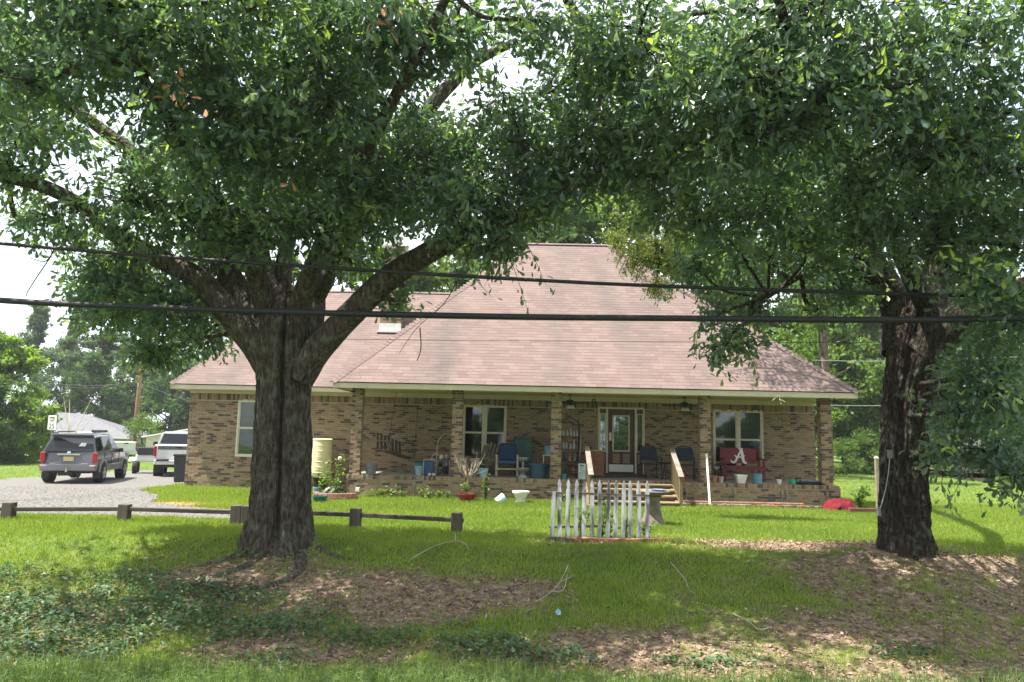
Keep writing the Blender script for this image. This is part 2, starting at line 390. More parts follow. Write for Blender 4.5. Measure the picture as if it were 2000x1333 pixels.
def lay(x0, x1, z0, z1, yf, holes=(), depth=.05, dirn='front'):
    """running bond on a wall face; holes are (x0,x1,z0,z1)"""
    row = 0; z = z0
    run_dark = 0
    while z+BH <= z1+.001:
        x = x0-(.102 if row % 2 else 0)
        while x < x1:
            a = max(x, x0); b = min(x+BL, x1)
            segs = [(a, b)]
            for hx0, hx1, hz0, hz1 in holes:
                if z+BH > hz0 and z < hz1:
                    ns = []
                    for p, q in segs:
                        if q <= hx0 or p >= hx1: ns.append((p, q)); continue
                        if p < hx0: ns.append((p, hx0))
                        if q > hx1: ns.append((hx1, q))
                    segs = ns
            for p, q in segs:
                if q-p < .03: continue
                j = random.uniform(-.003, .003); t = btone()
                if dirn == 'front': brickwork.add((p, yf+j, z), (q, yf+depth, z+BH), t)
                elif dirn == 'xneg': brickwork.add((yf+j, p, z), (yf+depth, q, z+BH), t)
                else: brickwork.add((yf-depth, p, z), (yf+j, q, z+BH), t)
            x += BL+BG
        z += BH+BG; row += 1
def soldier(x0, x1, z0, z1, yf, w_=.058, depth=.05):
    x = x0
    while x+w_ <= x1: brickwork.add((x, yf+random.uniform(-.003, .003), z0), (x+w_, yf+depth, z1), btone()); x += w_+BG

def rect(pxa, pya, pxb, pyb, Yd):
    a = P(pxa, pya, Yd); b = P(pxb, pyb, Yd); c = P((pxa+pxb)/2, pya, Yd); d = P((pxa+pxb)/2, pyb, Yd)
    return [PX(pxa, Yd, (c.z+d.z)/2), PX(pxb, Yd, (c.z+d.z)/2), d.z, c.z]
WINL = rect(462, 781, 527, 893, YW); WINL[1] = WINL[0]+.93
WINC = rect(903, 791, 989, 901, YW); WINR = rect(1393, 801, 1491, 918, YW)
DOOR = rect(1168, 796, 1259, 927, YW); DOOR[2] = ZF+.10
SOL0, SOL1 = 2.70, 2.90
holes = [WINL, WINC, WINR, DOOR]
lay(XL, XR, -.3+.0004, SOL0-BG, YW, holes)
x = XL
soldier(XL, XR, SOL0, SOL1, YW)
for wn in (WINL, WINR): soldier(wn[0]-.05, wn[1]+.05, wn[2]-.085, wn[2]-.004, YW-.03, .1, .06)
# mortar behind the bricks, pierced by the openings
def pierced(x0, x1, z0, z1, y0, y1, hs):
    mb = MB(); xs = sorted({x0, x1, *[h[0] for h in hs], *[h[1] for h in hs]}); zs = sorted({z0, z1, *[h[2] for h in hs], *[h[3] for h in hs]})
    for i in range(len(xs)-1):
        for k in range(len(zs)-1):
            cx = (xs[i]+xs[i+1])/2; cz = (zs[k]+zs[k+1])/2
            if any(h[0] < cx < h[1] and h[2] < cz < h[3] for h in hs): continue
            mb.span((xs[i], y0, zs[k]), (xs[i+1], y1, zs[k+1]))
    return mb
wm = pierced(XL+.004, XR-.004, -.4, 3.02, YW+.012, YW+.20, holes)
wm.span((XL+.012, YW+.2, -.4), (XL+.2, 32.5, 3.0)); wm.span((XR-.2, YW+.2, -.4), (XR-.012, 32.5, 3.0)); wm.span((XL+.2, 32.3, -.4), (XR-.2, 32.5, 3.0))
wall = hp(wm, 'wall', MORTAR)
lay(YW, 32.4, -.3, SOL1, XR-.05+.05, (), .05, 'xpos'); lay(YW, 32.4, -.3, SOL1, XL, (), .05, 'xneg')
# porch base
pm = MB(); pm.span((PXL+.012, YP+.012, -.4), (PXR-.012, YW+.012, ZF-.006)); hp(pm, 'porch_base', MORTAR)
lay(PXL, PXR, -.2, ZF-.10, YP); soldier(PXL, PXR, ZF-.098, ZF+.004, YP-.015, .058, .21)
lay(YP, YW, -.2, ZF-.02, PXL, (), .05, 'xneg'); lay(YP, YW, -.2, ZF-.02, PXR, (), .05, 'xpos')
hp(MB().span((PXL+.02, YP+.19, ZF-.02), (PXR-.02, YW-.002, ZF+.002)), 'porch_floor', mat('porch_concrete', (.22, .19, .15), .85, .2, 3, .2))
# columns: mortar core + header/stretcher courses; the front bricks are single pieces
BV = []
for tl, ln in (('stretcher', BL), ('header', .092)):
    for k in range(9):
        bb = Bricks(); bb.add((0, 0, 0), (ln, .05, BH), [.03, .1, .25, .42, .55, .66, .78, .9, 1.0][k]); BV.append(bb.mesh('brick_'+tl))
nbr = 0
COLX = [-4.58, -1.74, 1.05, 5.23, 8.60]; COLY = 21.86; CW = .1475
for cx in COLX:
    core = hp(MB().span((cx-CW+.011, COLY-CW+.011, ZF), (cx+CW-.011, COLY+CW-.011, CEIL+.05)), 'column', MORTAR)
    z = ZF+.008; row = 0
    while z+BH < CEIL:
        segs = [(cx-CW, cx-CW+BL), (cx-CW+BL+BG, cx+CW)] if row % 2 else [(cx-CW, cx-CW+.092), (cx-CW+.092+BG, cx+CW)]
        for a, b in segs:
            t = btone()
            if b-a < .12 and random.random() < .45: t = .03
            if nbr < 300 and row < 32:
                k = min(range(9), key=lambda q: abs([.03, .1, .25, .42, .55, .66, .78, .9, 1.0][q]-t))
                mesh = BV[k if b-a > .12 else 9+k]
                o = link('brick', mesh, BRICK, core, (a, COLY-CW+random.uniform(-.003, .002)-YW, z)); nbr += 1
            else: brickwork.add((a, COLY-CW, z), (b, COLY-CW+.05, z+BH), t)
        for yy0, yy1 in ((COLY-CW+.052, COLY), (COLY+.006, COLY+CW-.052)):
            brickwork.add((cx-CW, yy0, z), (cx-CW+.05, yy1, z+BH), btone()); brickwork.add((cx+CW-.05, yy0, z), (cx+CW, yy1, z+BH), btone())
        for a, b in segs: brickwork.add((a, COLY+CW-.05, z), (b, COLY+CW, z+BH), btone())
        z += BH+BG; row += 1
bw = link('brickwork', brickwork.mesh('brickwork', np.array([0, YW, 0])), BRICK, house); bw['kind'] = 'stuff'

# ceiling, soffit, fascia, frieze
EX0, EX1 = -5.17, 9.30
hp(MB().span((EX0+.02, YO+.02, CEIL), (EX1-.02, YW+.02, CEIL+.04)), 'porch_ceiling', TRIM)
hp(MB().span((EX0, YO-.02, 3.0), (EX1, YO+.018, 3.145)), 'fascia', TRIM, bevel=.004)
hp(MB().span((EX0-.018, YO-.02, 3.0), (EX0+.018, YW-.5, 3.145)), 'fascia', TRIM)
hp(MB().span((EX1-.018, YO-.02, 3.0), (EX1+.018, 32.6, 3.145)), 'fascia', TRIM)
hp(MB().span((XL, YW-.025, SOL1+.003), (XR, YW+.01, CEIL+.03)), 'frieze', TRIM)
hp(MB().span((PXL+.02, COLY-CW+.03, CEIL-.03), (PXR-.0, COLY+CW-.03, CEIL+.02)), 'beam', TRIM)
WE = 23.7; WEX = -10.8
hp(MB().span((WEX, WE-.02, 3.0), (EX0+.02, WE+.018, 3.135)), 'fascia', TRIM, bevel=.004)
hp(MB().span((WEX-.018, WE-.02, 3.0), (WEX+.018, 32.9, 3.135)), 'fascia', TRIM)
hp(MB().span((WEX+.02, WE+.02, 3.02), (EX0, YW, 3.05)), 'soffit', TRIM)
hp(MB().span((WEX+.02, YW, 3.02), (XL+.01, 32.6, 3.05)), 'soffit', TRIM)
hp(MB().span((XR, YW, 3.02), (EX1, 32.6, 3.05)), 'soffit', TRIM)

# roof: two hips, shingles laid in courses on the faces towards the road
MR = dict(e0=(EX0-.04, YO-.05, 3.165), e1=(EX1+.04, YO-.05, 3.165), r0=(.04, 27.0, 8.66), r1=(3.06, 27.0, 8.66), yb=32.75)
WR = dict(e0=(WEX-.04, WE-.05, 3.155), e1=(3.0, WE-.05, 3.155), r0=(-7.66, 28.3, 7.03), r1=(.0, 28.3, 7.03), yb=32.9)
ROOFM = SHINGLE
def hip(rf, name):
    e0, e1, r0, r1, yb = [rf[k] for k in ('e0', 'e1', 'r0', 'r1', 'yb')]
    b0 = (e0[0], yb, e0[2]); b1 = (e1[0], yb, e1[2])
    mb = MB(); mb.add([e0, e1, b1, b0, r0, r1], [(0, 1, 5, 4), (1, 2, 5), (2, 3, 4, 5), (3, 0, 4), (3, 2, 1, 0)])
    return hp(mb, name, ROOFM)
roofs = [hip(MR, 'roof'), hip(WR, 'roof')]
def main_h(x, y):
    f = 3.165+(y-MR['e0'][1])*(8.66-3.165)/(27.0-MR['e0'][1]); l = 3.165+(x-MR['e0'][0])*(8.66-3.165)/(.04-MR['e0'][0]); return min(f, l)
EXPO, TABW = .142, .305
def tabmesh(tn, wd=TABW-.0012, ln=EXPO+.03):
    # local: x along the eave, y up the slope, z normal; wedge with a proud butt edge
    V = [(0, 0, .001), (wd, 0, .001), (wd, ln, .0), (0, ln, .0), (0, 0, .007), (wd, 0, .007), (wd, ln, .002), (0, ln, .002)]
    return np.array(V)
TF = np.array([[4, 5, 6, 7], [0, 1, 5, 4], [1, 2, 6, 5], [3, 0, 4, 7]])
TV = []
for k in range(8): TV.append(npmesh('shingle', tabmesh(0), TF, tone=np.full(8, k/7)))
def shingle_face(rf, roof, singles, clip=None):
    e0, e1, r0, r1 = [Vector(rf[k]) for k in ('e0', 'e1', 'r0', 'r1')]
    run = r0.y-e0.y; rise = r0.z-e0.z; L = math.hypot(run, rise)
    up = Vector((0, run/L, rise/L)); nrm = Vector((0, -rise/L, run/L))
    M = Matrix((Vector((1, 0, 0)), up, nrm)).transposed()
    rotm = M.to_euler(); Vs = []; tn = []; base = tabmesh(0); n1 = 0; rows = int(L/EXPO)
    for r_ in range(rows):
        s = r_*EXPO; f = s/L; f2 = (s+EXPO)/L
        xa = e0.x+(r0.x-e0.x)*f; xb = e1.x+(r1.x-e1.x)*f
        x = xa-TABW*((.5 if r_ % 2 else 1)+.4*random.random()); rt = random.random()
        while x < xb:
            a = max(x, xa); b = min(x+TABW, xb); p = Vector((a, e0.y, e0.z))+up*s
            if b-a > .04 and not (clip and clip(a, p.y, p.z)):
                t = min(1, max(0, .6*random.random()+.12*rt+.14))
                if n1 < singles and b-a > TABW-.01:
                    q = p-house.location
                    link('shingle', TV[int(t*7.99)], SHINGLE, roof, q, rotm); n1 += 1
                else:
                    vv = base.copy(); vv[:, 0] *= (b-a)/TABW
                    vv = vv @ np.array(M).T+np.array(p-house.location)
                    Vs.append(vv); tn += [t]*8
            x += TABW
    V = np.concatenate(Vs); n = len(Vs); F = (TF[None]+8*np.arange(n)[:, None, None]).reshape(-1, 4)
    o = link('shingle_courses', npmesh('shingle_courses', V, F, tone=np.array(tn)), SHINGLE, roof); o['kind'] = 'stuff'
shingle_face(MR, roofs[0], 290)
shingle_face(WR, roofs[1], 0, clip=lambda x, y, z: x > MR['e0'][0]-.1 and z < main_h(x+.3, y)-.05 or x > 0)
def caps(a, b, roof):
    a = Vector(a); b = Vector(b); L = (b-a).length; d = (b-a)/L; side = d.cross(Vector((0, 0, 1))).normalized(); nn = side.cross(d).normalized()
    s = 0; Vs = []; Fs = []; tn = []; k = 0
    while s < L-.1:
        for i, (lift, wd) in enumerate(((.032, .13), (.018, .12))):
            c = a+d*(s+(0 if i == 0 else .19))-house.location
            for sx, dz in ((-wd, -.075), (0, 0), (wd, -.075)): Vs.append(c+side*sx+nn*(lift+dz))
        Fs += [(k, k+1, k+4, k+3), (k+1, k+2, k+5, k+4)]; tn += [random.random()*.7+.1]*6; k += 6; s += .15
    o = link('hip_cap', npmesh('hip_cap', [tuple(v) for v in Vs], np.array(Fs), tone=np.array(tn)), SHINGLE, roof); o['kind'] = 'stuff'
caps(MR['e0'], MR['r0'], roofs[0]); caps(MR['e1'], MR['r1'], roofs[0]); caps(MR['r0'], MR['r1'], roofs[0])
caps(WR['e0'], WR['r0'], roofs[1]); caps(WR['r0'], (-1.6, 28.3, 7.03), roofs[1])

# windows
def window(rc, panes, blinds, name='window'):
    x0, x1, z0, z1 = rc; y = YW+.05; fw = .055
    f = MB(); f.span((x0, y-.05, z1-fw), (x1, y+.05, z1)); f.span((x0, y-.05, z0), (x1, y+.05, z0+fw))
    f.span((x0, y-.05, z0+fw), (x0+fw, y+.05, z1-fw)); f.span((x1-fw, y-.05, z0+fw), (x1, y+.05, z1-fw))
    cells = []; n = panes; iw = (x1-x0-2*fw-(n-1)*.10)/n
    for k in range(n):
        a = x0+fw+k*(iw+.10); cells.append((a, a+iw))
        if k: f.span((a-.10, y-.045, z0+fw), (a, y+.05, z1-fw))
    win = hp(f, name, ALMOND, bevel=.004)
    zm = (z0+z1)/2
    for k, (a, b) in enumerate(cells):
        for j, (c, d) in enumerate(((z0+fw, zm), (zm, z1-fw))):
            yy = y-.005 if j == 0 else y-.022; sw = .03
            s = MB(); s.span((a, yy-.012, c), (b, yy+.012, c+sw)); s.span((a, yy-.012, d-sw), (b, yy+.012, d)); s.span((a, yy-.012, c+sw), (a+sw, yy+.012, d-sw)); s.span((b-sw, yy-.012, c+sw), (b, yy+.012, d-sw))
            hp(s, 'sash', ALMOND, win)
            hp(MB().span((a+sw-.004, yy-.003, c+sw-.004), (b-sw+.004, yy+.003, d-sw+.004)), 'pane', GLASS, win)
        bl = blinds[k]
        if bl:
            zz = z1-fw-.02; low = z1-fw-(z1-z0-2*fw)*bl; cnt = 0; s = MB()
            while zz > low: s.box(((a+b)/2, y+.10, zz), (b-a-.02, .035, .004), Matrix.Rotation(R(35), 3, 'X')); zz -= .036
            o = hp(s, 'blind', BLIND, win); o['kind'] = 'stuff'
    hp(MB().span((x0-.1, y+.35, z0-.1), (x1+.1, y+.37, z1+.1)), 'interior_backing', DARKIN, win)  # dark sheet standing in for the unlit room, its shade put into colour
    return win
window(WINL, 1, [.9]); window(WINC, 2, [0, 0]); window(WINR, 2, [.5, .5])

# entrance door with sidelights
DW = mat('brown_door', (.075, .042, .024), .5, .3, 6, .2, 30, stretch=(1, 1, .15))
LITE = glass_mat('leaded_glass', (.55, .68, .62), .2)
LEAD = mat('lead_came', (.10, .11, .11), .5, .1, 5, 0, metal=.4)
x0, x1, z0, z1 = DOOR; y = YW+.04
fr = MB(); pxs = lambda p: PX(p, YW, 1.7)
d0, d1 = pxs(1188), pxs(1239)
fr.span((x0, y-.06, z1-.06), (x1, y+.06, z1)); fr.span((x0, y-.06, z0), (x0+.05, y+.06, z1-.06)); fr.span((x1-.05, y-.06, z0), (x1, y+.06, z1-.06))
fr.span((d0-.07, y-.055, z0), (d0-.01, y+.055, z1-.06)); fr.span((d1+.01, y-.055, z0), (d1+.07, y+.055, z1-.06))
dfr = hp(fr, 'door_frame', ALMOND, bevel=.004)
def lites(parent, a, b, c, d, yy, cols, rows):
    hp(MB().span((a, yy, c), (b, yy+.006, d)), 'pane', LITE, parent)
    for k in range(1, cols): xx = a+(b-a)*k/cols; hp(MB().span((xx-.006, yy-.006, c), (xx+.006, yy-.001, d)), 'came', LEAD, parent)
    for zz in rows: hp(MB().span((a, yy-.0055, zz-.006), (b, yy-.0012, zz+.006)), 'came', LEAD, parent)
dr = MB(); gl = (pxs(1198), pxs(1228)); gz0, gz1 = z0+.70, z1-.28
dr.span((d0, y-.02, z0+.02), (gl[0], y+.02, z1-.07)); dr.span((gl[1], y-.02, z0+.02), (d1, y+.02, z1-.07)); dr.span((gl[0], y-.02, z0+.02), (gl[1], y+.02, gz0)); dr.span((gl[0], y-.02, gz1), (gl[1], y+.02, z1-.07))
door = hp(dr, 'door', DW, bevel=.003); door['label'] = 'brown front door with a tall leaded glass pane and silver kick plate'
g = MB()
for a, b, c, d in ((gl[0]-.03, gl[0]+.012, gz0-.03, gz1+.03), (gl[1]-.012, gl[1]+.03, gz0-.03, gz1+.03), (gl[0]+.012, gl[1]-.012, gz0-.03, gz0+.01), (gl[0]+.012, gl[1]-.012, gz1-.01, gz1+.03)): g.span((a, y-.035, c), (b, y-.018, d))
hp(g, 'glass_trim', ALMOND, door)
lites(door, gl[0]+.01, gl[1]-.01, gz0, gz1, y-.012, 5, [gz0+.22, gz0+.5, gz1-.22])
a_ = MB(); cxm = (gl[0]+gl[1])/2
a_.tube([(cxm-.15+.3*i/10, y-.02, gz1-.32+.13*math.sin(PI*i/10)) for i in range(11)], .009, 5); hp(a_, 'arch_came', LEAD, door)
for a, b in ((d0+.14, d0+.36), (d1-.36, d1-.14)): hp(MB().span((a, y-.028, z0+.31), (b, y-.019, z0+.60)), 'panel', mat('tan_panel', (.26, .19, .11), .5, .1), door, bevel=.006)
hp(MB().span((d0+.03, y-.026, z0+.05), (d1-.03, y-.0195, z0+.27)), 'kick_plate', mat('brushed_steel', (.5, .5, .48), .35, .1, 20, .05, metal=.8), door)
hp(MB().lathe([(.0, -.03), (.022, -.025), (.03, 0), (.02, .03), (0, .035)], (d0+.07, y-.06, z0+.92), 10), 'handle', BLACKM, door, smooth=True)
hp(MB().span((d0+.03, y-.03, z0+1.0), (d0+.10, y-.019, z0+1.25)), 'notice', mat('paper', (.75, .68, .6), .8, .1), door)
for a, b in ((x0+.05, d0-.07), (d1+.07, x1-.05)):
    sl = hp(MB().span((a, y-.02, z0+.02), (b, y+.02, gz0-.05)).span((a, y-.02, z1-.20), (b, y+.02, z1-.06)), 'sidelight', DW, bevel=.003)
    hp(MB().span((a, y-.03, gz0-.05), (a+.03, y+.02, z1-.2)).span((b-.03, y-.03, gz0-.05), (b, y+.02, z1-.2)).span((a+.03, y-.03, gz0-.05), (b-.03, y+.02, gz0-.02)).span((a+.03, y-.03, z1-.23), (b-.03, y+.02, z1-.2)), 'glass_trim', ALMOND, sl)
    lites(sl, a+.03, b-.03, gz0-.02, z1-.23, y-.012, 3, [gz0+.3, z1-.5])
    hp(MB().span((a+.03, y-.027, z0+.30), (b-.03, y-.0195, gz0-.12)), 'panel', mat('tan_panel', (.26, .19, .11), .5, .1), sl, bevel=.005)
hp(MB().span((x0-.05, YW-.25, ZF), (x1+.05, YW+.02, z0)), 'doorstep', BRICK)
hp(MB().span((x0, YW+.5, z0-.1), (x1, YW+.52, z1+.1)), 'interior_backing', mat('hall_green', (.10, .13, .10), .9, .3, 3, 0))  # flat green sheet standing in for the hall behind the glass

# chimney on the wing roof
def wing_y(px, py):
    for k in range(400):
        yy = 24+k*.01; q = P(px, py, yy)
        if q.z <= WR['e0'][2]+(yy-WR['e0'][1])*(7.03-3.155)/(28.3-WR['e0'][1]): return q
    return q
cq = wing_y(762, 648); cx0, cx1 = cq.x-.36, cq.x+.36; cy0 = cq.y-.05; ct = P(768, 458, cy0).z
ch = hp(MB().span((cx0+.01, cy0+.01, cq.z-.6), (cx1-.01, cy0+.71, ct-.5)), 'chimney', MORTAR)
cb = Bricks(); z = cq.z-.1; row = 0
while z < ct-.5:
    x = cx0-(.1 if row % 2 else 0)
    while x < cx1-.02:
        a, b = max(x, cx0), min(x+BL, cx1)
        if b-a > .02: cb.add((a, cy0, z), (b, cy0+.05, z+BH), btone())
        x += BL+BG
    for yy in (.055, .26, .46):
        cb.add((cx0, cy0+yy, z), (cx0+.05, cy0+yy+.19, z+BH), btone()); cb.add((cx1-.05, cy0+yy, z), (cx1, cy0+yy+.19, z+BH), btone())
    z += BH+BG; row += 1
o = link('chimney_bricks', cb.mesh('chimney_bricks', np.array([0, YW, 0])), BRICK, ch); o['kind'] = 'stuff'
hp(MB().span((cx0-.08, cy0-.12, cq.z-.05), (cx1+.08, cy0+.02, cq.z+.02)).span((cx0-.02, cy0-.012, cq.z), (cx1+.02, cy0-.004, cq.z+.28)), 'flashing', mat('white_flashing', (.62, .62, .6), .4, .15, 9, .1, metal=.2), ch)
hp(MB().span((cx0-.04, cy0-.04, ct-.5), (cx1+.04, cy0+.76, ct-.40)), 'crown', CONC, ch)
hp(MB().span((cx0+.18, cy0+.2, ct-.4), (cx1-.18, cy0+.52, ct-.22)).span((cx0+.12, cy0+.14, ct-.22), (cx1-.12, cy0+.58, ct-.18)).span((cx0+.2, cy0+.22, ct-.18), (cx1-.2, cy0+.5, ct-.05)).span((cx0+.1, cy0+.12, ct-.05), (cx1-.1, cy0+.6, ct)), 'cap', mat('galvanised_white', (.68, .68, .66), .4, .1, 8, .1, metal=.2), ch)

# ================================================================ trees
def leaf_geo(pos, d, up, ln, wd, tone, kind='oak'):
    """leaves as folded blades; returns V, F, tone"""
    pos = np.asarray(pos, float); N = len(pos); d = d/np.linalg.norm(d, axis=1, keepdims=True)
    s = np.cross(d, up); s /= np.linalg.norm(s, axis=1, keepdims=True)+1e-9; n = np.cross(s, d)
    ln = np.broadcast_to(ln, N)[:, None]; wd = np.broadcast_to(wd, N)[:, None]
    if kind == 'oak':
        prof = [(0, 0, 0), (.42, .34, .10), (.78, .5, .13), (1, 0, -.06), (.78, -.5, .13), (.42, -.34, .10)]
        f = np.array([[0, 1, 2, 3], [0, 3, 4, 5]])
    else:
        prof = [(0, 0, 0), (.5, .5, .12), (1, 0, -.05), (.5, -.5, .12)]; f = np.array([[0, 1, 2, 3]])
    k = len(prof); V = np.empty((N, k, 3))
    for i, (a, b, c) in enumerate(prof): V[:, i] = pos+d*ln*a+s*wd*b+n*wd*c
    F = (f[None]+k*np.arange(N)[:, None, None]).reshape(-1, 4)
    return V.reshape(-1, 3), F, np.repeat(tone, k)
def rand_dir(n): v = rng.normal(size=(n, 3)); return v/np.linalg.norm(v, axis=1, keepdims=True)

LEAF_OAK = leaf_mat('oak_leaf', [(0, (.055, .10, .078)), (.4, (.082, .142, .102)), (.75, (.115, .182, .112)), (.9, (.165, .235, .09)), (1, (.24, .31, .08))], trans=.45, rough=.3, spec=.8)
LEAF_LIT = leaf_mat('fine_sunlit_leaf', [(0, (.075, .10, .02)), (.5, (.13, .16, .03)), (1, (.20, .23, .045))], trans=.5)  # brightened yellow-green: the sunlit look is put into this leaf colour
DEADLEAF = mat('dead_leaf', (.26, .12, .055), .8, .3, 20, .1)
def bark_mat(name, c1, c2, c3, ridge=20):
    mt, n, b = _new(name)
    t = n.nodes.new('ShaderNodeTexCoord'); mpn = n.nodes.new('ShaderNodeMapping'); mpn.inputs['Scale'].default_value = (1, 1, .3)
    x = n.nodes.new('ShaderNodeTexNoise'); x.inputs['Scale'].default_value = ridge; x.inputs['Detail'].default_value = 8; x.inputs['Roughness'].default_value = .65
    n.links.new(t.outputs['Object'], mpn.inputs['Vector']); n.links.new(mpn.outputs[0], x.inputs['Vector'])
    v = n.nodes.new('ShaderNodeTexVoronoi'); v.inputs['Scale'].default_value = ridge*1.3; n.links.new(mpn.outputs[0], v.inputs['Vector'])
    r = _ramp(n, x.outputs['Fac'], [(.34, c1), (.52, c2), (.68, c3)])
    l = _noise(n, 5, 6); lr = n.nodes.new('ShaderNodeMapRange'); lr.inputs[1].default_value = .55; lr.inputs[2].default_value = .68; lr.inputs[4].default_value = .55
    n.links.new(l.outputs['Fac'], lr.inputs[0])
    mx_ = n.nodes.new('ShaderNodeMix'); mx_.data_type = 'RGBA'; mx_.inputs['B'].default_value = (.17, .19, .14, 1)
    n.links.new(lr.outputs[0], mx_.inputs['Factor']); n.links.new(r.outputs[0], mx_.inputs['A']); n.links.new(mx_.outputs['Result'], b.inputs['Base Color'])
    b.inputs['Roughness'].default_value = .95; b.inputs['Specular IOR Level'].default_value = .15
    ad = n.nodes.new('ShaderNodeMath'); ad.operation = 'ADD'; n.links.new(x.outputs['Fac'], ad.inputs[0]); n.links.new(v.outputs['Distance'], ad.inputs[1])
    _bump(n, b, ad.outputs[0], 1.0, .05)
    return mt
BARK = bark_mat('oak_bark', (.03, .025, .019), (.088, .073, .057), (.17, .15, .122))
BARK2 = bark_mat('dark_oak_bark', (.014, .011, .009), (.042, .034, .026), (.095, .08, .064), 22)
TWIG = mat('twig', (.10, .085, .065), .9, .3, 10, .3)

def smooth_path(pts, n):
    """Catmull-Rom through (x,y,z,r)"""
    p = np.array(pts, float); p = np.vstack([2*p[0]-p[1], p, 2*p[-1]-p[-2]]); out = []
    k = len(p)-3
    for t in np.linspace(0, k-1e-6, n):
        i = int(t); f = t-i; a, b, c, d = p[i:i+4]
        out.append(.5*((2*b)+(-a+c)*f+(2*a-5*b+4*c-d)*f*f+(-a+3*b-3*c+d)*f**3))
    return np.array(out)
def bark_tube(path, nang=40, ridge=.06, groove=None, flare=None, seed=0):
    """tube with ridged bark; path rows are x,y,z,r"""
    p = path[:, :3]; r = path[:, 3]; k = len(p)
    t = np.gradient(p, axis=0); t /= np.linalg.norm(t, axis=1, keepdims=True)
    x = np.cross(t, np.array([0.05, 1.0, 0.1])); x /= np.linalg.norm(x, axis=1, keepdims=True); y = np.cross(t, x)
    s = np.concatenate([[0], np.cumsum(np.linalg.norm(np.diff(p, axis=0), axis=1))])
    a = np.linspace(0, 2*PI, nang, endpoint=False); A, S = np.meshgrid(a, s); Rr = np.repeat(r[:, None], nang, 1)
    ca, sa = np.cos(A), np.sin(A)
    big = noise(ca*1.5+seed, sa*1.5, S*.7, 1, 2)-.5
    rid = noise(ca*Rr*30+seed, sa*Rr*30+3, S*3.6, 1, 3)-.5
    k2 = 1+big*.16+rid*ridge*2.2*np.minimum(1, .25/np.maximum(Rr, .05))
    if groove is not None: k2 = k2*groove(A, S)
    if flare is not None: k2 = k2*flare(A, S)
    V = p[:, None]+(x[:, None]*ca[..., None]+y[:, None]*sa[..., None])*(Rr*k2)[..., None]
    idx = np.arange(k*nang).reshape(k, nang); nxt = np.roll(idx, -1, 1)
    F = np.stack([idx[:-1], nxt[:-1], nxt[1:], idx[1:]], -1).reshape(-1, 4)
    return V.reshape(-1, 3), F
def limb_path(spec, n):
    """spec rows: px, py, depth Y, width in photo pixels"""
    rows = []
    for px, py, Yd, wpx in spec:
        q = P(px, py, Yd); rows.append((q.x, q.y, q.z, wpx/FPX*(q-CAM).dot(FWD)/2))
    return smooth_path(rows, n)

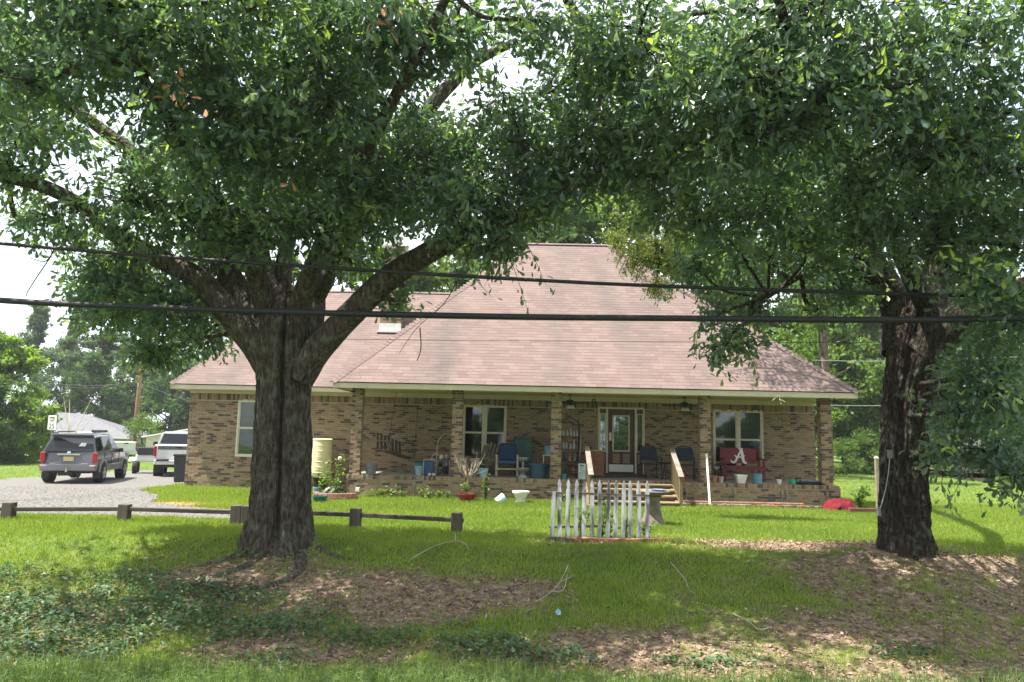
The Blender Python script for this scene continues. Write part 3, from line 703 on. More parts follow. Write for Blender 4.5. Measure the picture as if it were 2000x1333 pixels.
class Oak:
    def __init__(s, label, loc, bark):
        s.root = empty('oak_tree', label, 'tree', loc); s.o = np.array(loc); s.bark = bark; s.nodes = []; s.tw = []; s.L = []
    def part(s, name, V, F, mt, parent=None, smooth=True, tone=None):
        return link(name, npmesh(name, np.asarray(V)-s.o, F, smooth=smooth, tone=tone), mt, parent or s.root)
    def limb(s, spec, n=40, nang=26, name='limb', path=None, ridge=.06, **k):
        pth = path if path is not None else limb_path(spec, n)
        V, F = bark_tube(pth, nang, ridge=ridge, seed=len(s.nodes)*.37, **k); s.part(name, V, F, s.bark); s.nodes.append(pth); return pth
    def clump(s, c, rad, n, leaf=.132, per=15, shape='oak', tone=(0, .9), branches=7, droop=.3, spread=.30, shell=.55):
        """n leafy sprays inside an ellipsoid, joined to the nearest limb by branches"""
        c = np.array(c, float); rad = np.array(rad, float)
        u = rand_dir(n)*(rng.random((n, 1))**(shell)); pts = c+u*rad
        al = np.concatenate(s.nodes); dd = np.linalg.norm(al[:, :3]-c, axis=1)+.4*np.maximum(0, al[:, 2]-c[2]); a = al[np.argmin(dd)]
        mid = (a[:3]+c)/2+rng.normal(size=3)*.15
        r0 = min(.045, a[3]*.7)
        L0 = np.linalg.norm(a[:3]-c)
        if L0 > .15: s.tw.append((smooth_path([(*a[:3], r0), (*mid, r0*.8), (*c, r0*.55)], 9), 6))
        hubs = [c]
        for k in range(branches):
            e = c+rand_dir(1)[0]*rad*rng.uniform(.45, .95); m_ = (c+e)/2+rng.normal(size=3)*.1*rad
            s.tw.append((smooth_path([(*c, r0*.5), (*m_, r0*.35), (*e, .006)], 7), 5)); hubs += [m_, e]
        hubs = np.array(hubs)
        # twigs from the nearest hub to the sprays
        j = np.argmin(np.linalg.norm(pts[:, None]-hubs[None], axis=2), 1)
        for i in range(0, n, 3): s.tw.append((np.array([(*hubs[j[i]], .007), (*((hubs[j[i]]+pts[i])/2+rng.normal(size=3)*.05), .005), (*pts[i], .003)]), 3))
        tw_dir = pts-hubs[j]; tw_dir /= np.linalg.norm(tw_dir, axis=1, keepdims=True)+1e-6; tw_dir[:, 2] -= droop; tw_dir += rng.normal(size=(n, 3))*.35
        tw_dir /= np.linalg.norm(tw_dir, axis=1, keepdims=True)+1e-6
        N = n*per; ci = np.repeat(np.arange(n), per); f = rng.random((N, 1))**.7
        pos = pts[ci]+tw_dir[ci]*(f-.5)*spread*1.5+rng.normal(size=(N, 3))*spread*.24
        d = tw_dir[ci]*.8+rand_dir(N)*.9; d[:, 2] -= droop*.7
        up = rand_dir(N); up[:, 2] += .8
        base = rng.uniform(tone[0], tone[1], n)
        tn = np.clip(base[ci]+rng.normal(size=N)*.12, 0, 1); ln = leaf*rng.uniform(.5, 1.35, N)
        s.L.append((pos, d, up, ln, ln*rng.uniform(.36, .5, N), tn, shape))
    def spray(s, a, b, n, leaf=.105, r=.006):
        """a hanging twig from a to b whose leaves are single pieces (returned for building)"""
        a = np.array(a); b = np.array(b); mid = (a+b)/2+rng.normal(size=3)*.06
        pth = smooth_path([(*a, r), (*mid, r*.8), (*b, r*.4)], 8); s.tw.append((pth, 4)); res = []
        for k in range(n):
            q = pth[min(7, int(8*(.25+.75*k/n)))][:3]+rng.normal(size=3)*.05; dv = (b-a)/np.linalg.norm(b-a)*.6+rand_dir(1)[0]*.9; dv[2] -= .5
            res.append((q, dv, leaf*rng.uniform(.8, 1.2)))
        return res
    def finish(s, mt, singles=()):
        V, F, n = [], [], 0
        for pth, na in s.tw:
            k = len(pth); p = pth[:, :3]; t = np.gradient(p, axis=0); t /= np.linalg.norm(t, axis=1, keepdims=True)+1e-9
            x = np.cross(t, np.array([.31, .2, .93])); x /= np.linalg.norm(x, axis=1, keepdims=True)+1e-9; y = np.cross(t, x)
            a = np.linspace(0, 2*PI, na, endpoint=False)
            V.append((p[:, None]+(x[:, None]*np.cos(a)[None, :, None]+y[:, None]*np.sin(a)[None, :, None])*pth[:, 3][:, None, None]).reshape(-1, 3))
            idx = n+np.arange(k*na).reshape(k, na); nx_ = np.roll(idx, -1, 1); F.append(np.stack([idx[:-1], nx_[:-1], nx_[1:], idx[1:]], -1).reshape(-1, 4)); n += k*na
        o = s.part('twigs', np.concatenate(V), np.concatenate(F), s.bark); o['kind'] = 'stuff'
        V, F, T, n = [], [], [], 0
        for pos, d, up, ln, wd, tn, sh in s.L:
            v, f, t = leaf_geo(pos, d, up, ln, wd, tn, sh); V.append(v); F.append(f+n); T.append(t); n += len(v)
        cr_ = s.part('crown', np.concatenate(V), np.concatenate(F), mt, smooth=False, tone=np.concatenate(T)); cr_['kind'] = 'stuff'
        s.nleaf = n; s.crown = cr_
        if singles:
            ms = []
            for k in range(8):
                v, f, t = leaf_geo(np.zeros((1, 3)), np.array([[0, 1., 0]]), np.array([[0, 0, 1.]]), np.array([1.0]), np.array([.36+.02*k]), np.array([.15+.8*k/7]))
                ms.append(npmesh('leaf', v, f, tone=t))
            for q, dv, L in singles[:300]:
                e = Vector(dv).to_track_quat('Y', 'Z').to_euler(); e.rotate_axis('Y', rng.uniform(-1.2, 1.2))
                link('leaf', ms[rng.integers(8)], mt, cr_, Vector(q)-Vector(s.o), e, (L, L, L))

# ---------------- the left oak: a broad trunk with a deep cleft, forking into five limbs
TL = (-3.66, 12.55, 0.0)
oakL = Oak('massive oak with a cleft trunk forking in front of the brick house', TL, BARK)
pth = limb_path([(540, 1110, 12.5, 130), (543, 1060, 12.5, 124), (547, 1000, 12.5, 114), (551, 900, 12.5, 109), (553, 800, 12.5, 104), (555, 730, 12.5, 104), (557, 680, 12.5, 112), (560, 640, 12.5, 112), (562, 600, 12.5, 70), (562, 570, 12.5, 30)], 150)
def grooveL(A, S):
    c = -PI/2+.17
    # angle of the side facing the road
    dA = np.abs((A-GANG+PI) % (2*PI)-PI)
    dB = np.abs((A-GANG-.75+PI) % (2*PI)-PI)
    w_ = .10+.02*np.sin(S*3)
    return 1-.36*np.exp(-(dA/w_)**2)*sstep(.2, .7, S)-.09*np.exp(-(dB/.12)**2)
def flareL(A, S): return 1+(.30+.34*np.abs(np.sin(A*3.5+.6))**2)*np.exp(-S/.30)
# which tube angle faces the camera
_t = np.array([0, 0, 1.]); _x = np.cross(_t, np.array([.05, 1., .1])); _x /= np.linalg.norm(_x); _y = np.cross(_t, _x)
_v = np.array([.22, -1, 0.]); GANG = math.atan2(_v @ _y, _v @ _x)
V, F = bark_tube(pth, 260, ridge=.2, groove=grooveL, flare=flareL); oakL.part('trunk', V, F, BARK); oakL.nodes.append(pth)
oakL.limb([(530, 720, 12.4, 60), (499, 672, 12.35, 58), (450, 615, 12.3, 52), (412, 571, 12.2, 47), (381, 540, 12.1, 43), (252, 475, 11.8, 35), (139, 391, 11.5, 29), (63, 357, 11.3, 26), (0, 345, 11.2, 23), (-160, 300, 10.8, 14)], 70)
oakL.limb([(525, 700, 12.7, 62), (490, 620, 12.8, 56), (452, 545, 12.8, 46), (425, 490, 12.7, 40), (370, 400, 12.5, 34), (256, 298, 12.2, 27), (168, 231, 12.0, 23), (109, 197, 11.8, 20), (0, 120, 11.5, 12)], 70)
oakL.limb([(545, 690, 12.7, 80), (528, 600, 12.8, 62), (512, 530, 12.9, 46), (500, 440, 12.9, 38), (503, 330, 12.9, 32), (511, 200, 12.8, 28), (515, 80, 12.7, 25), (522, -80, 12.6, 20), (530, -300, 12.4, 12)], 70)
oakL.limb([(590, 690, 12.6, 76), (603, 610, 12.7, 66), (613, 550, 12.8, 50), (640, 490, 12.8, 36), (690, 410, 12.8, 31), (760, 310, 12.8, 28), (840, 210, 12.8, 28), (885, 160, 12.7, 26), (925, 122, 12.6, 22), (1010, 80, 12.3, 14)], 70)
oakL.limb([(585, 740, 12.35, 60), (615, 690, 12.3, 58), (660, 640, 12.2, 53), (740, 560, 12.0, 49), (800, 515, 11.8, 45), (880, 470, 11.5, 41), (940, 440, 11.2, 36), (1020, 415, 10.9, 28), (1110, 370, 10.6, 20), (1180, 320, 10.3, 12)], 80, 30)
oakL.limb([(612, 600, 12.7, 30), (640, 540, 12.5, 30), (655, 500, 12.4, 24), (690, 450, 12.2, 17), (720, 400, 12, 12)], 30, 14)
oakL.limb([(540, 640, 12.9, 50), (560, 480, 13.1, 30), (590, 330, 13, 24), (620, 180, 12.5, 20), (640, 0, 11.6, 16), (650, -200, 10.2, 12)], 40, 16)
oakL.limb([(530, 620, 12.5, 46), (470, 470, 11.6, 30), (380, 320, 10.4, 25), (280, 150, 9.2, 20), (180, -60, 8.0, 15)], 40, 16)
oakL.limb([(575, 620, 12.5, 46), (640, 450, 11.4, 28), (740, 250, 10, 24), (860, 20, 8.8, 18), (960, -200, 7.8, 12)], 40, 16)
def cl(oak, px, py, Yd, rx, ry, rz, n, **k):
    q = P(px, py, Yd); oak.clump(q, (rx, ry, rz), int(n*1.05), **k)
# crown in view (depth, then size in metres)
for a in [
    # row along the bottom of the crown, left to right
    (20, 330, 11.0, .75, .9, .45, 60), (120, 430, 11.6, .55, .7, .38, 40), (230, 520, 12.8, .9, .9, .62, 150), (330, 590, 13.2, .85, .8, .62, 150), (215, 600, 13.4, .6, .6, .45, 75), (420, 500, 13.2, .8, .8, .6, 110), (300, 690, 13.5, .5, .5, .32, 55), (395, 655, 13.6, .45, .5, .35, 50), (170, 560, 13.2, .35, .4, .3, 30),
    (50, 250, 10.8, .95, 1.1, .7, 110), (280, 390, 11.2, 1.1, 1.0, .75, 170), (440, 410, 11.4, 1.0, .9, .75, 150), (600, 430, 11.2, .95, .8, .6, 110), (710, 420, 11.8, .8, .7, .45, 80), (820, 370, 11.8, .9, .9, .5, 110), (700, 510, 12.9, .5, .5, .35, 40),
    (770, 585, 12.0, .3, .25, .16, 14), (768, 535, 12.2, .3, .25, .2, 14), (620, 330, 10.6, 1.1, 1.0, .7, 140), (790, 300, 11.4, 1.1, 1.0, .7, 150), (950, 380, 11.0, 1.0, .9, .55, 150), (1080, 370, 10.8, .75, .8, .5, 110), (960, 480, 11.2, .55, .5, .30, 45), (1130, 290, 10.6, .8, .8, .55, 110),
    (40, 80, 9.4, 1.2, 1.2, .9, 170), (260, 130, 9.6, 1.1, 1.1, .7, 140), (420, 200, 9.6, 1.1, 1.1, .8, 170), (330, 40, 8.6, 1.2, 1.1, .7, 160), (560, 120, 9.4, 1.1, 1.1, .8, 130), (540, 260, 9.8, .9, .9, .7, 110), (720, 150, 10.2, 1.0, 1.0, .8, 110), (700, 20, 9.0, 1.1, 1.1, .7, 120), (900, 60, 9.4, 1.1, 1.0, .55, 90), (860, 270, 11.8, .8, .8, .6, 90), (1020, 290, 11.4, .9, .8, .45, 110), (1060, 40, 9.4, .8, .8, .35, 50), (130, -20, 8.4, 1.2, 1.2, .6, 120), (520, -10, 8.2, 1.2, 1.1, .55, 110),
    (225, 575, 12.2, .7, .6, .45, 80), (330, 600, 12.0, .7, .5, .45, 75), (470, 455, 11.3, .6, .5, .4, 55), (420, 300, 9.8, .8, .8, .6, 80), (650, 200, 9.4, .8, .8, .6, 80), (800, 100, 9.6, .7, .7, .45, 50), (880, 400, 10.4, .7, .6, .45, 70), (1000, 220, 10.4, .7, .7, .35, 50), (730, 380, 10.6, .7, .6, .5, 60), (60, 160, 8.6, 1.0, 1, .7, 90),
    (60, 430, 12.6, .5, .5, .25, 20), (520, 350, 13.2, 1.0, .7, .7, 90), (330, 280, 13.0, 1.0, .8, .7, 90), (660, 270, 13.2, .9, .7, .7, 80),
]: cl(oakL, *a)
# crown above and in front of the picture, over the bank and the road
for a in [(-9, 9, 7.5, 2.6, 2.6, 1.6), (-8.5, 7, 10.5, 3, 3, 2), (-5, 6, 8.5, 2.6, 2.2, 1.3), (-5, 9.5, 10.5, 3, 2.6, 1.8), (-1.5, 6.2, 8.6, 2.4, 2.2, 1.3), (-1, 9.5, 10.8, 2.8, 2.4, 1.7), (-3.5, 10.5, 13, 2.8, 2.2, 1.6), (-6.5, 11.5, 11, 2.2, 1.6, 1.8), (-8, 5.2, 9, 2.2, 1.8, 1.2)]:
    oakL.clump(a[:3], a[3:], 85, leaf=.19, per=14, shape='quad', spread=.55, branches=5)
singles = []
for a, b, n in [((905, 480, 11.0), (960, 580, 11.0), 13), ((985, 480, 11), (1030, 605, 10.9), 18), ((1030, 480, 11), (1068, 560, 11), 14), ((1000, 430, 11), (945, 560, 10.9), 12), ((930, 420, 11), (1010, 520, 10.9), 14), ((745, 545, 12), (770, 610, 12), 9), ((760, 550, 12), (810, 600, 12), 9), ((120, 400, 11.5), (100, 505, 11.4), 10), ((60, 380, 11), (20, 400, 11), 8),
                ((250, 600, 12), (215, 660, 12), 10), ((330, 640, 11.8), (350, 690, 11.8), 9), ((385, 630, 11.6), (375, 660, 11.6), 5), ((300, 120, 7.6), (250, 190, 7.6), 14), ((450, 110, 7.6), (500, 180, 7.5), 14), ((150, 60, 7.4), (110, 150, 7.4), 14), ((620, 100, 8), (600, 180, 8), 12), ((820, 20, 8), (870, 60, 8), 12), ((60, 220, 8), (30, 300, 8), 12), ((380, 280, 9), (400, 350, 9), 12), ((520, 330, 9.4), (560, 400, 9.4), 12), ((660, 360, 9.6), (640, 430, 9.6), 12)]:
    singles += oakL.spray(P(*a), P(*b), n)
# bare dead twigs hanging below the right limb
for pl in [[(940, 445, 11.1), (905, 520, 11), (870, 590, 11), (815, 640, 11), (780, 690, 11)], [(820, 640, 11), (822, 680, 11), (815, 705, 11)], [(1180, 250, 10.4), (1175, 340, 10.4), (1140, 400, 10.4), (1080, 460, 10.4), (1040, 480, 10.4)], [(1165, 90, 10), (1172, 200, 10), (1175, 300, 10)], [(110, 480, 11.5), (90, 510, 11.5), (60, 505, 11.5)], [(100, 500, 11.5), (60, 560, 11.5), (50, 580, 11.5)]]:
    rows = [(*P(*q), .010-.0016*i) for i, q in enumerate(pl)]; oakL.tw.append((smooth_path(rows, 18), 5))
oakL.finish(LEAF_OAK, singles)
def extra_leaves(oak, mt, tone, spots):
    v, f, t = leaf_geo(np.zeros((1, 3)), np.array([[0, 1., 0]]), np.array([[0, 0, 1.]]), np.array([1.0]), np.array([.42]), np.array([tone])); me = npmesh('leaf', v, f, tone=t)
    for px, py, Yd, n in spots:
        for k in range(n):
            q = P(px+rng.normal()*14, py+rng.normal()*14, Yd+rng.normal()*.06); dv = rand_dir(1)[0]; dv[2] -= .8; L = rng.uniform(.09, .14)
            e = Vector(dv).to_track_quat('Y', 'Z').to_euler(); e.rotate_axis('Y', rng.uniform(-1.2, 1.2)); link('leaf', me, mt, oak.crown, q-Vector(oak.o), e, (L, L, L))
extra_leaves(oakL, DEADLEAF, .5, [(350, 150, 7.3, 4), (362, 185, 7.3, 5), (345, 200, 7.3, 3), (755, 25, 7.4, 4), (745, 62, 7.4, 5), (555, 355, 8.6, 3)])
# surface roots
for sp in [[(-3.9, 12.2, .09, .12), (-4.3, 12.0, .02, .09), (-4.7, 11.8, -.03, .06)], [(-3.3, 12.1, .08, .12), (-3.2, 11.6, -.02, .10), (-3.4, 11.2, -.13, .08), (-4.0, 10.9, -.22, .05)], [(-3.1, 12.3, .08, .10), (-2.8, 12.15, .0, .07), (-2.5, 12.0, -.08, .05)], [(-3.9, 11.95, .04, .11), (-4.0, 11.6, -.06, .09), (-4.4, 11.25, -.16, .05)]]:
    sp = [(a, b, gz(a, b)-.03, r*.9) for a, b, c, r in sp]
    oakL.limb(None, path=smooth_path(sp, 24), nang=16, name='root')

# ---------------- the right oak
TR = (6.12, 12.75, 0.0)
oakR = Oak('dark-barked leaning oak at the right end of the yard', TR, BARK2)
pth = limb_path([(1772, 1120, 12.7, 102), (1770, 1075, 12.7, 96), (1767, 1020, 12.7, 90), (1766, 920, 12.7, 85), (1769, 820, 12.7, 86), (1778, 740, 12.7, 91), (1790, 680, 12.7, 102), (1800, 630, 12.7, 92), (1806, 590, 12.7, 55), (1808, 560, 12.7, 25)], 130)
_v = np.array([-.75, -1, 0.]); GANG = math.atan2(_v @ _y, _v @ _x)
def grooveR(A, S):
    dA = np.abs((A-GANG+PI) % (2*PI)-PI); return 1-.20*np.exp(-(dA/.12)**2)*sstep(1.6, 2.6, S)
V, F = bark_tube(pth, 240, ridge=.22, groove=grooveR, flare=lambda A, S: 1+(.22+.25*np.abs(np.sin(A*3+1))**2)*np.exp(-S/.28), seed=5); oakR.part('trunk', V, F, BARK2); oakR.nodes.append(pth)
oakR.limb([(1762, 690, 12.75, 70), (1756, 630, 12.9, 62), (1740, 570, 12.9, 54), (1705, 515, 12.9, 44), (1640, 460, 12.8, 36), (1540, 400, 12.6, 30), (1400, 330, 12.2, 27), (1270, 250, 11.8, 25), (1204, 168, 11.5, 24), (1150, 70, 11.2, 22), (1112, 8, 11.0, 19), (1070, -90, 10.8, 12)], 90)
oakR.limb([(1800, 690, 12.6, 90), (1840, 650, 12.4, 74), (1890, 617, 12.2, 60), (1950, 590, 12, 54), (2030, 550, 11.6, 44), (2200, 450, 11, 30), (2350, 380, 10.4, 18)], 60)
oakR.limb([(1800, 660, 12.7, 80), (1815, 590, 12.8, 64), (1835, 500, 12.8, 50), (1838, 380, 12.6, 40), (1812, 230, 12.2, 32), (1790, 80, 11.6, 26), (1770, -120, 10.6, 18)], 60)
oakR.limb([(1830, 560, 12.8, 44), (1880, 490, 12.6, 40), (1940, 430, 12.4, 34), (2030, 360, 12.0, 26), (2150, 250, 11.4, 16)], 40)
oakR.limb([(1735, 560, 12.9, 36), (1690, 535, 12.6, 30), (1630, 520, 12.2, 22), (1570, 535, 11.8, 15), (1500, 580, 11.4, 9)], 40, 14)
oakR.limb([(1740, 600, 13, 40), (1700, 470, 13.8, 32), (1640, 330, 15.2, 30), (1570, 270, 17.5, 26), (1510, 250, 20, 18), (1450, 240, 21.8, 10)], 40, 14)
oakR.limb([(1810, 600, 12.6, 40), (1720, 420, 11.2, 30), (1620, 240, 9.8, 26), (1540, 60, 8.6, 20), (1480, -150, 7.6, 14)], 40, 14)
for a in [
    (1250, 60, 9.6, .8, .9, .7, 110), (1300, 200, 9.8, .9, .9, .75, 130), (1420, 120, 8.6, .9, 1.0, .7, 140), (1450, 260, 9.2, .9, .9, .7, 140), (1560, 40, 8.6, .9, .9, .7, 130), (1600, 200, 9.0, .9, .9, .7, 140), (1740, 100, 8.8, .9, .9, .7, 130), (1760, 260, 9.4, .9, .9, .7, 140), (1890, 60, 8.8, .9, .9, .7, 120), (1920, 220, 9.2, .9, .9, .7, 130), (1990, 330, 9.6, .8, .9, .7, 110), (1200, 240, 11.2, .9, .9, .6, 110), (1340, 340, 10.8, .9, .9, .6, 130), (1270, 400, 11.8, .5, .6, .4, 50),
    (1500, 400, 10.4, .9, .9, .65, 130), (1640, 380, 10.2, .9, .9, .65, 120), (1780, 400, 10.8, .8, .9, .6, 110), (1420, 480, 12.2, .6, .6, .5, 70), (1540, 510, 12.2, .7, .7, .5, 70), (1640, 560, 13, .6, .7, .42, 60), (1890, 400, 10.6, .8, .8, .6, 90), (1980, 480, 10.2, .6, .7, .55, 80),
    (1400, 610, 11.6, .26, .3, .2, 14), (1440, 670, 11.5, .32, .3, .28, 26), (1395, 680, 11.6, .2, .2, .2, 12), (1480, 600, 11.6, .35, .3, .22, 24), (1590, 610, 12, .3, .3, .16, 14), (1360, 520, 12, .35, .4, .3, 30),
    (1925, 730, 10.6, .45, .6, .45, 60), (1975, 780, 10.2, .5, .6, .6, 58), (1870, 800, 10.8, .36, .4, .40, 30), (1945, 880, 10.2, .42, .45, .3, 30), (1990, 630, 10.4, .5, .6, .5, 60), (1850, 880, 10.6, .3, .3, .2, 18), (1990, 930, 9.8, .3, .35, .25, 24),
    (1620, 500, 11.4, .5, .5, .35, 40), (1700, 440, 10.4, .7, .7, .5, 70), (1560, 450, 10.8, .6, .6, .45, 60), (1830, 470, 10.6, .7, .6, .5, 60), (1700, 180, 8.6, .8, .8, .6, 70), (1500, 180, 8.8, .8, .8, .6, 70), (1850, 300, 9.2, .8, .8, .6, 70), (1380, 420, 11, .6, .6, .45, 55), (1930, 560, 10, .6, .6, .4, 50), (1200, 120, 10, .7, .7, .6, 70), (1210, 330, 10.6, .6, .6, .4, 60), (1310, 300, 10.2, .7, .7, .5, 60),
    (1480, 330, 12.8, .9, .7, .7, 80), (1650, 470, 13.6, .7, .6, .5, 60), (1880, 330, 12.6, .8, .7, .7, 70), (1700, 330, 12.8, .8, .7, .7, 80), (1560, 300, 12.6, .8, .7, .6, 70), (1320, 120, 12.4, .9, .8, .8, 80), (1120, 150, 10.6, .7, .7, .6, 70),
]: cl(oakR, *a, leaf=.122)
# the part of the crown that reaches back over the roof corner
for a in [(4.9, 21.3, 9.4, 1.5, 1.1, .8), (6.6, 21.9, 9.2, 1.3, 1.1, .8), (5.8, 20.7, 10.2, 1.4, 1.1, .9), (7.4, 21.2, 8.9, 1.0, .9, .6)]: oakR.clump(a[:3], a[3:], 110, leaf=.10, per=16)
for a in [(9, 9.5, 8.5, 2.4, 2.4, 1.6), (9.5, 7, 11, 2.8, 2.6, 1.8), (6, 6, 8.6, 2.4, 2.0, 1.3), (6, 9.5, 11, 2.8, 2.4, 1.7), (2.8, 6.2, 8.4, 2.4, 2.0, 1.2), (3, 9.2, 10.6, 2.6, 2.2, 1.6), (5.5, 11, 12.6, 2.6, 2.0, 1.4), (10.5, 11.5, 9.5, 2.0, 1.4, 1.5)]:
    oakR.clump(a[:3], a[3:], 85, leaf=.19, per=14, shape='quad', spread=.55, branches=5)
singles = []
for a, b, n in [((1850, 800, 10.6), (1885, 900, 10.4), 16), ((1900, 850, 10.4), (1850, 990, 10.2), 18), ((1930, 880, 10), (1960, 960, 10), 16), ((1975, 900, 9.8), (1990, 1000, 9.6), 14), ((1850, 900, 10.4), (1870, 1000, 10.2), 12), ((1760, 750, 10.8), (1790, 800, 10.6), 10), ((1380, 620, 11.5), (1360, 700, 11.4), 14), ((1440, 650, 11.4), (1480, 730, 11.3), 16), ((1370, 560, 11.6), (1380, 620, 11.6), 10), ((1400, 680, 11.5), (1430, 735, 11.4), 12), ((1310, 560, 12), (1375, 600, 12), 8),
                ((1420, 60, 7.8), (1400, 140, 7.8), 14), ((1540, 90, 7.8), (1580, 170, 7.8), 16), ((1690, 90, 7.8), (1720, 170, 7.8), 16), ((1330, 140, 8), (1350, 210, 8), 14), ((1820, 60, 8), (1850, 150, 8), 14), ((1920, 300, 8.4), (1960, 380, 8.4), 14), ((1600, 250, 8.4), (1640, 320, 8.4), 14), ((1450, 190, 8.4), (1420, 250, 8.4), 12), ((1880, 480, 9), (1930, 540, 9), 14), ((1950, 500, 9), (1990, 560, 9), 14)]:
    singles += oakR.spray(P(*a), P(*b), n)
oakR.finish(LEAF_OAK, singles)
extra_leaves(oakR, LEAF_OAK, 1.0, [(1850, 500, 8.8, 9), (1905, 505, 8.8, 8), (1955, 520, 8.8, 8), (1860, 880, 9.6, 5), (1960, 770, 9.4, 7), (1745, 20, 7.6, 6), (1640, 45, 7.6, 5), (1720, 110, 7.6, 6), (1890, 770, 9.8, 5), (1960, 940, 9.4, 4)])

# the fine yellow-green foliage drooping over the ridge: a slender willow-like tree top by the roof
fine = Oak('fine yellow-green drooping foliage hanging over the roof ridge', (3.2, 16.6, 6.0), BARK2)
fine.root.name = 'drooping_branch'; fine.root['category'] = 'branch'
fine.limb([(1440, 330, 16.5, 18), (1360, 310, 17, 14), (1290, 330, 17.3, 10), (1240, 400, 17.5, 6)], 20, 8)
fine.limb([(1360, 310, 17, 10), (1320, 400, 17.2, 8), (1290, 500, 17.3, 5), (1280, 570, 17.3, 3)], 20, 6)
for a in [(1245, 410, 17.4, .6, .5, .5, 120), (1285, 480, 17.3, .62, .5, .55, 150), (1240, 510, 17.4, .38, .35, .35, 60), (1288, 560, 17.3, .36, .3, .26, 60), (1335, 430, 17.2, .5, .5, .6, 100), (1205, 475, 17.4, .25, .25, .35, 34), (1330, 520, 17.3, .4, .3, .4, 60)]:
    cl(fine, *a, leaf=.06, per=26, shape='quad', spread=.2, droop=.7, branches=5)
fine.finish(LEAF_LIT)

# ================================================================ grass, ivy, leaf litter
GRASS = leaf_mat('grass_blade', [(0, (.11, .165, .034)), (.5, (.185, .255, .04)), (.8, (.255, .31, .056)), (1, (.28, .25, .14))], trans=.4, rough=.6, spec=.25, tcol=1.35)
GRASSL = leaf_mat('verge_grass', [(0, (.09, .15, .045)), (.5, (.14, .21, .07)), (1, (.24, .29, .13))], trans=.35, rough=.55, spec=.3, tcol=1.3)
IVYM = leaf_mat('ground_ivy', [(0, (.035, .085, .035)), (.5, (.055, .12, .045)), (1, (.10, .18, .065))], trans=.3, rough=.5, spec=.45, tcol=1.4)
LITT = tone_mat('leaf_litter', [(0, (.11, .065, .042)), (.35, (.22, .14, .092)), (.7, (.33, .235, .165)), (1, (.45, .36, .27))], rough=.85, bump=0, grain=.1)
def footprint(x, y): return (x > XL-.1) & (x < XR+.1) & (y > YW-.05) & (y < 33) | (x > PXL-.03) & (x < PXR+.03) & (y > YP-.03) & (y < 33)
def scatter(n, x0, x1, y0, y1, dens):
    x = rng.uniform(x0, x1, n); y = rng.uniform(y0, y1, n); k = rng.random(n) < dens(x, y); x, y = x[k], y[k]
    return x, y, gh(x, y)
def blades(x, y, z, h, wd, lean, tone, seg=1):
    N = len(x); a = rng.uniform(0, 2*PI, N); c, s = np.cos(a), np.sin(a); b = rng.uniform(0, 2*PI, N); l = lean*rng.random(N)*h
    p = np.stack([x, y, z-.01], -1); side = np.stack([c, s, np.zeros(N)], -1)*wd[:, None]/2
    ld = np.stack([np.cos(b)*l, np.sin(b)*l, h], -1)
    if seg == 1:
        V = np.stack([p-side, p+side, p+ld], 1); return V.reshape(-1, 3), np.arange(3*N).reshape(N, 3), np.repeat(tone, 3)
    md = ld*np.array([.35, .35, .62])
    V = np.stack([p-side, p+side, p+md+side*.8, p+md-side*.8, p+ld*np.array([1.15, 1.15, 1-.35*lean])], 1)
    o = 5*np.arange(N)[:, None]
    return V.reshape(-1, 3), [o+np.array([[0, 1, 2, 3]]), o+np.array([[3, 2, 4]])], np.repeat(tone, 5)
def lawn_d(x, y):
    d = (1-.93*m_bare(x, y))*(1-.55*m_ivy(x, y))*(1-m_drive(x, y))*(~footprint(x, y))
    for tx, ty in ((-3.66, 12.55), (6.12, 12.75)): d = d*(np.hypot(x-tx, y-ty) > .55)
    vis = (np.abs(x) < y*.72+1.2)
    return d*vis*(.55+.45*noise(x, y, 5, 2.2, 2))
x, y, z = scatter(760000, -16, 16, 8.2, 23.5, lawn_d)
n = len(x); hh = (.035+.055*noise(x, y, 9, .9, 3)+.03*rng.random(n))*(1+.35*sstep(20, 21.5, y)); tn = np.clip(.15+.6*noise(x, y, 6, .7, 3)+rng.normal(size=n)*.14+.35*sstep(-13, -11.5, -y)*(noise(x, y, 12, 1.1, 3)-.1)*1.3, 0, 1)
V, F, T = blades(x, y, z, hh, .007+.004*rng.random(n)+.0004*y, .9, tn)
prop(link('lawn_grass', npmesh('lawn_grass', V, F, tone=T), GRASS), 'bright green lawn grass between the oaks and the porch', 'grass', kind='stuff')
x, y, z = scatter(260000, -45, 48, 23.5, 56, lambda x, y: (~footprint(x, y))*(1-m_drive(x, y))*(((x > 8)*(x < y*.72) | (x < -10)*(x > -y*.74))*np.exp(-(y-23)/14)))
n = len(x); V, F, T = blades(x, y, z, .06+.07*rng.random(n), .02+.012*rng.random(n), .9, np.clip(.3+.6*noise(x, y, 6, .4, 3)+rng.normal(size=n)*.12, 0, 1))
prop(link('far_grass', npmesh('far_grass', V, F, tone=T), GRASS), 'sunlit grass beyond the house and along the driveway', 'grass', kind='stuff')
# long verge grass at the foot of the bank
x, y, z = scatter(90000, -7, 7.5, 6.2, 9.2, lambda x, y: sstep(-8.75, -8.1, -(y+.5*(noise(x, y, 3, 1.2, 2)-.5)-.05*(x > 2)*(x-2)))*(.35+.65*noise(x, y, 1, 2.4, 2)))
n = len(x); V, F, T = blades(x, y, z, .10+.20*rng.random(n)**1.6, .006+.005*rng.random(n), 1.1, np.clip(.2+.6*noise(x, y, 6, 1.5, 2)+rng.normal(size=n)*.2, 0, 1), 2)
prop(link('verge_grass', npmesh('verge_grass', V, F, tone=T), GRASSL), 'long pale grass along the foot of the bank', 'grass', kind='stuff')
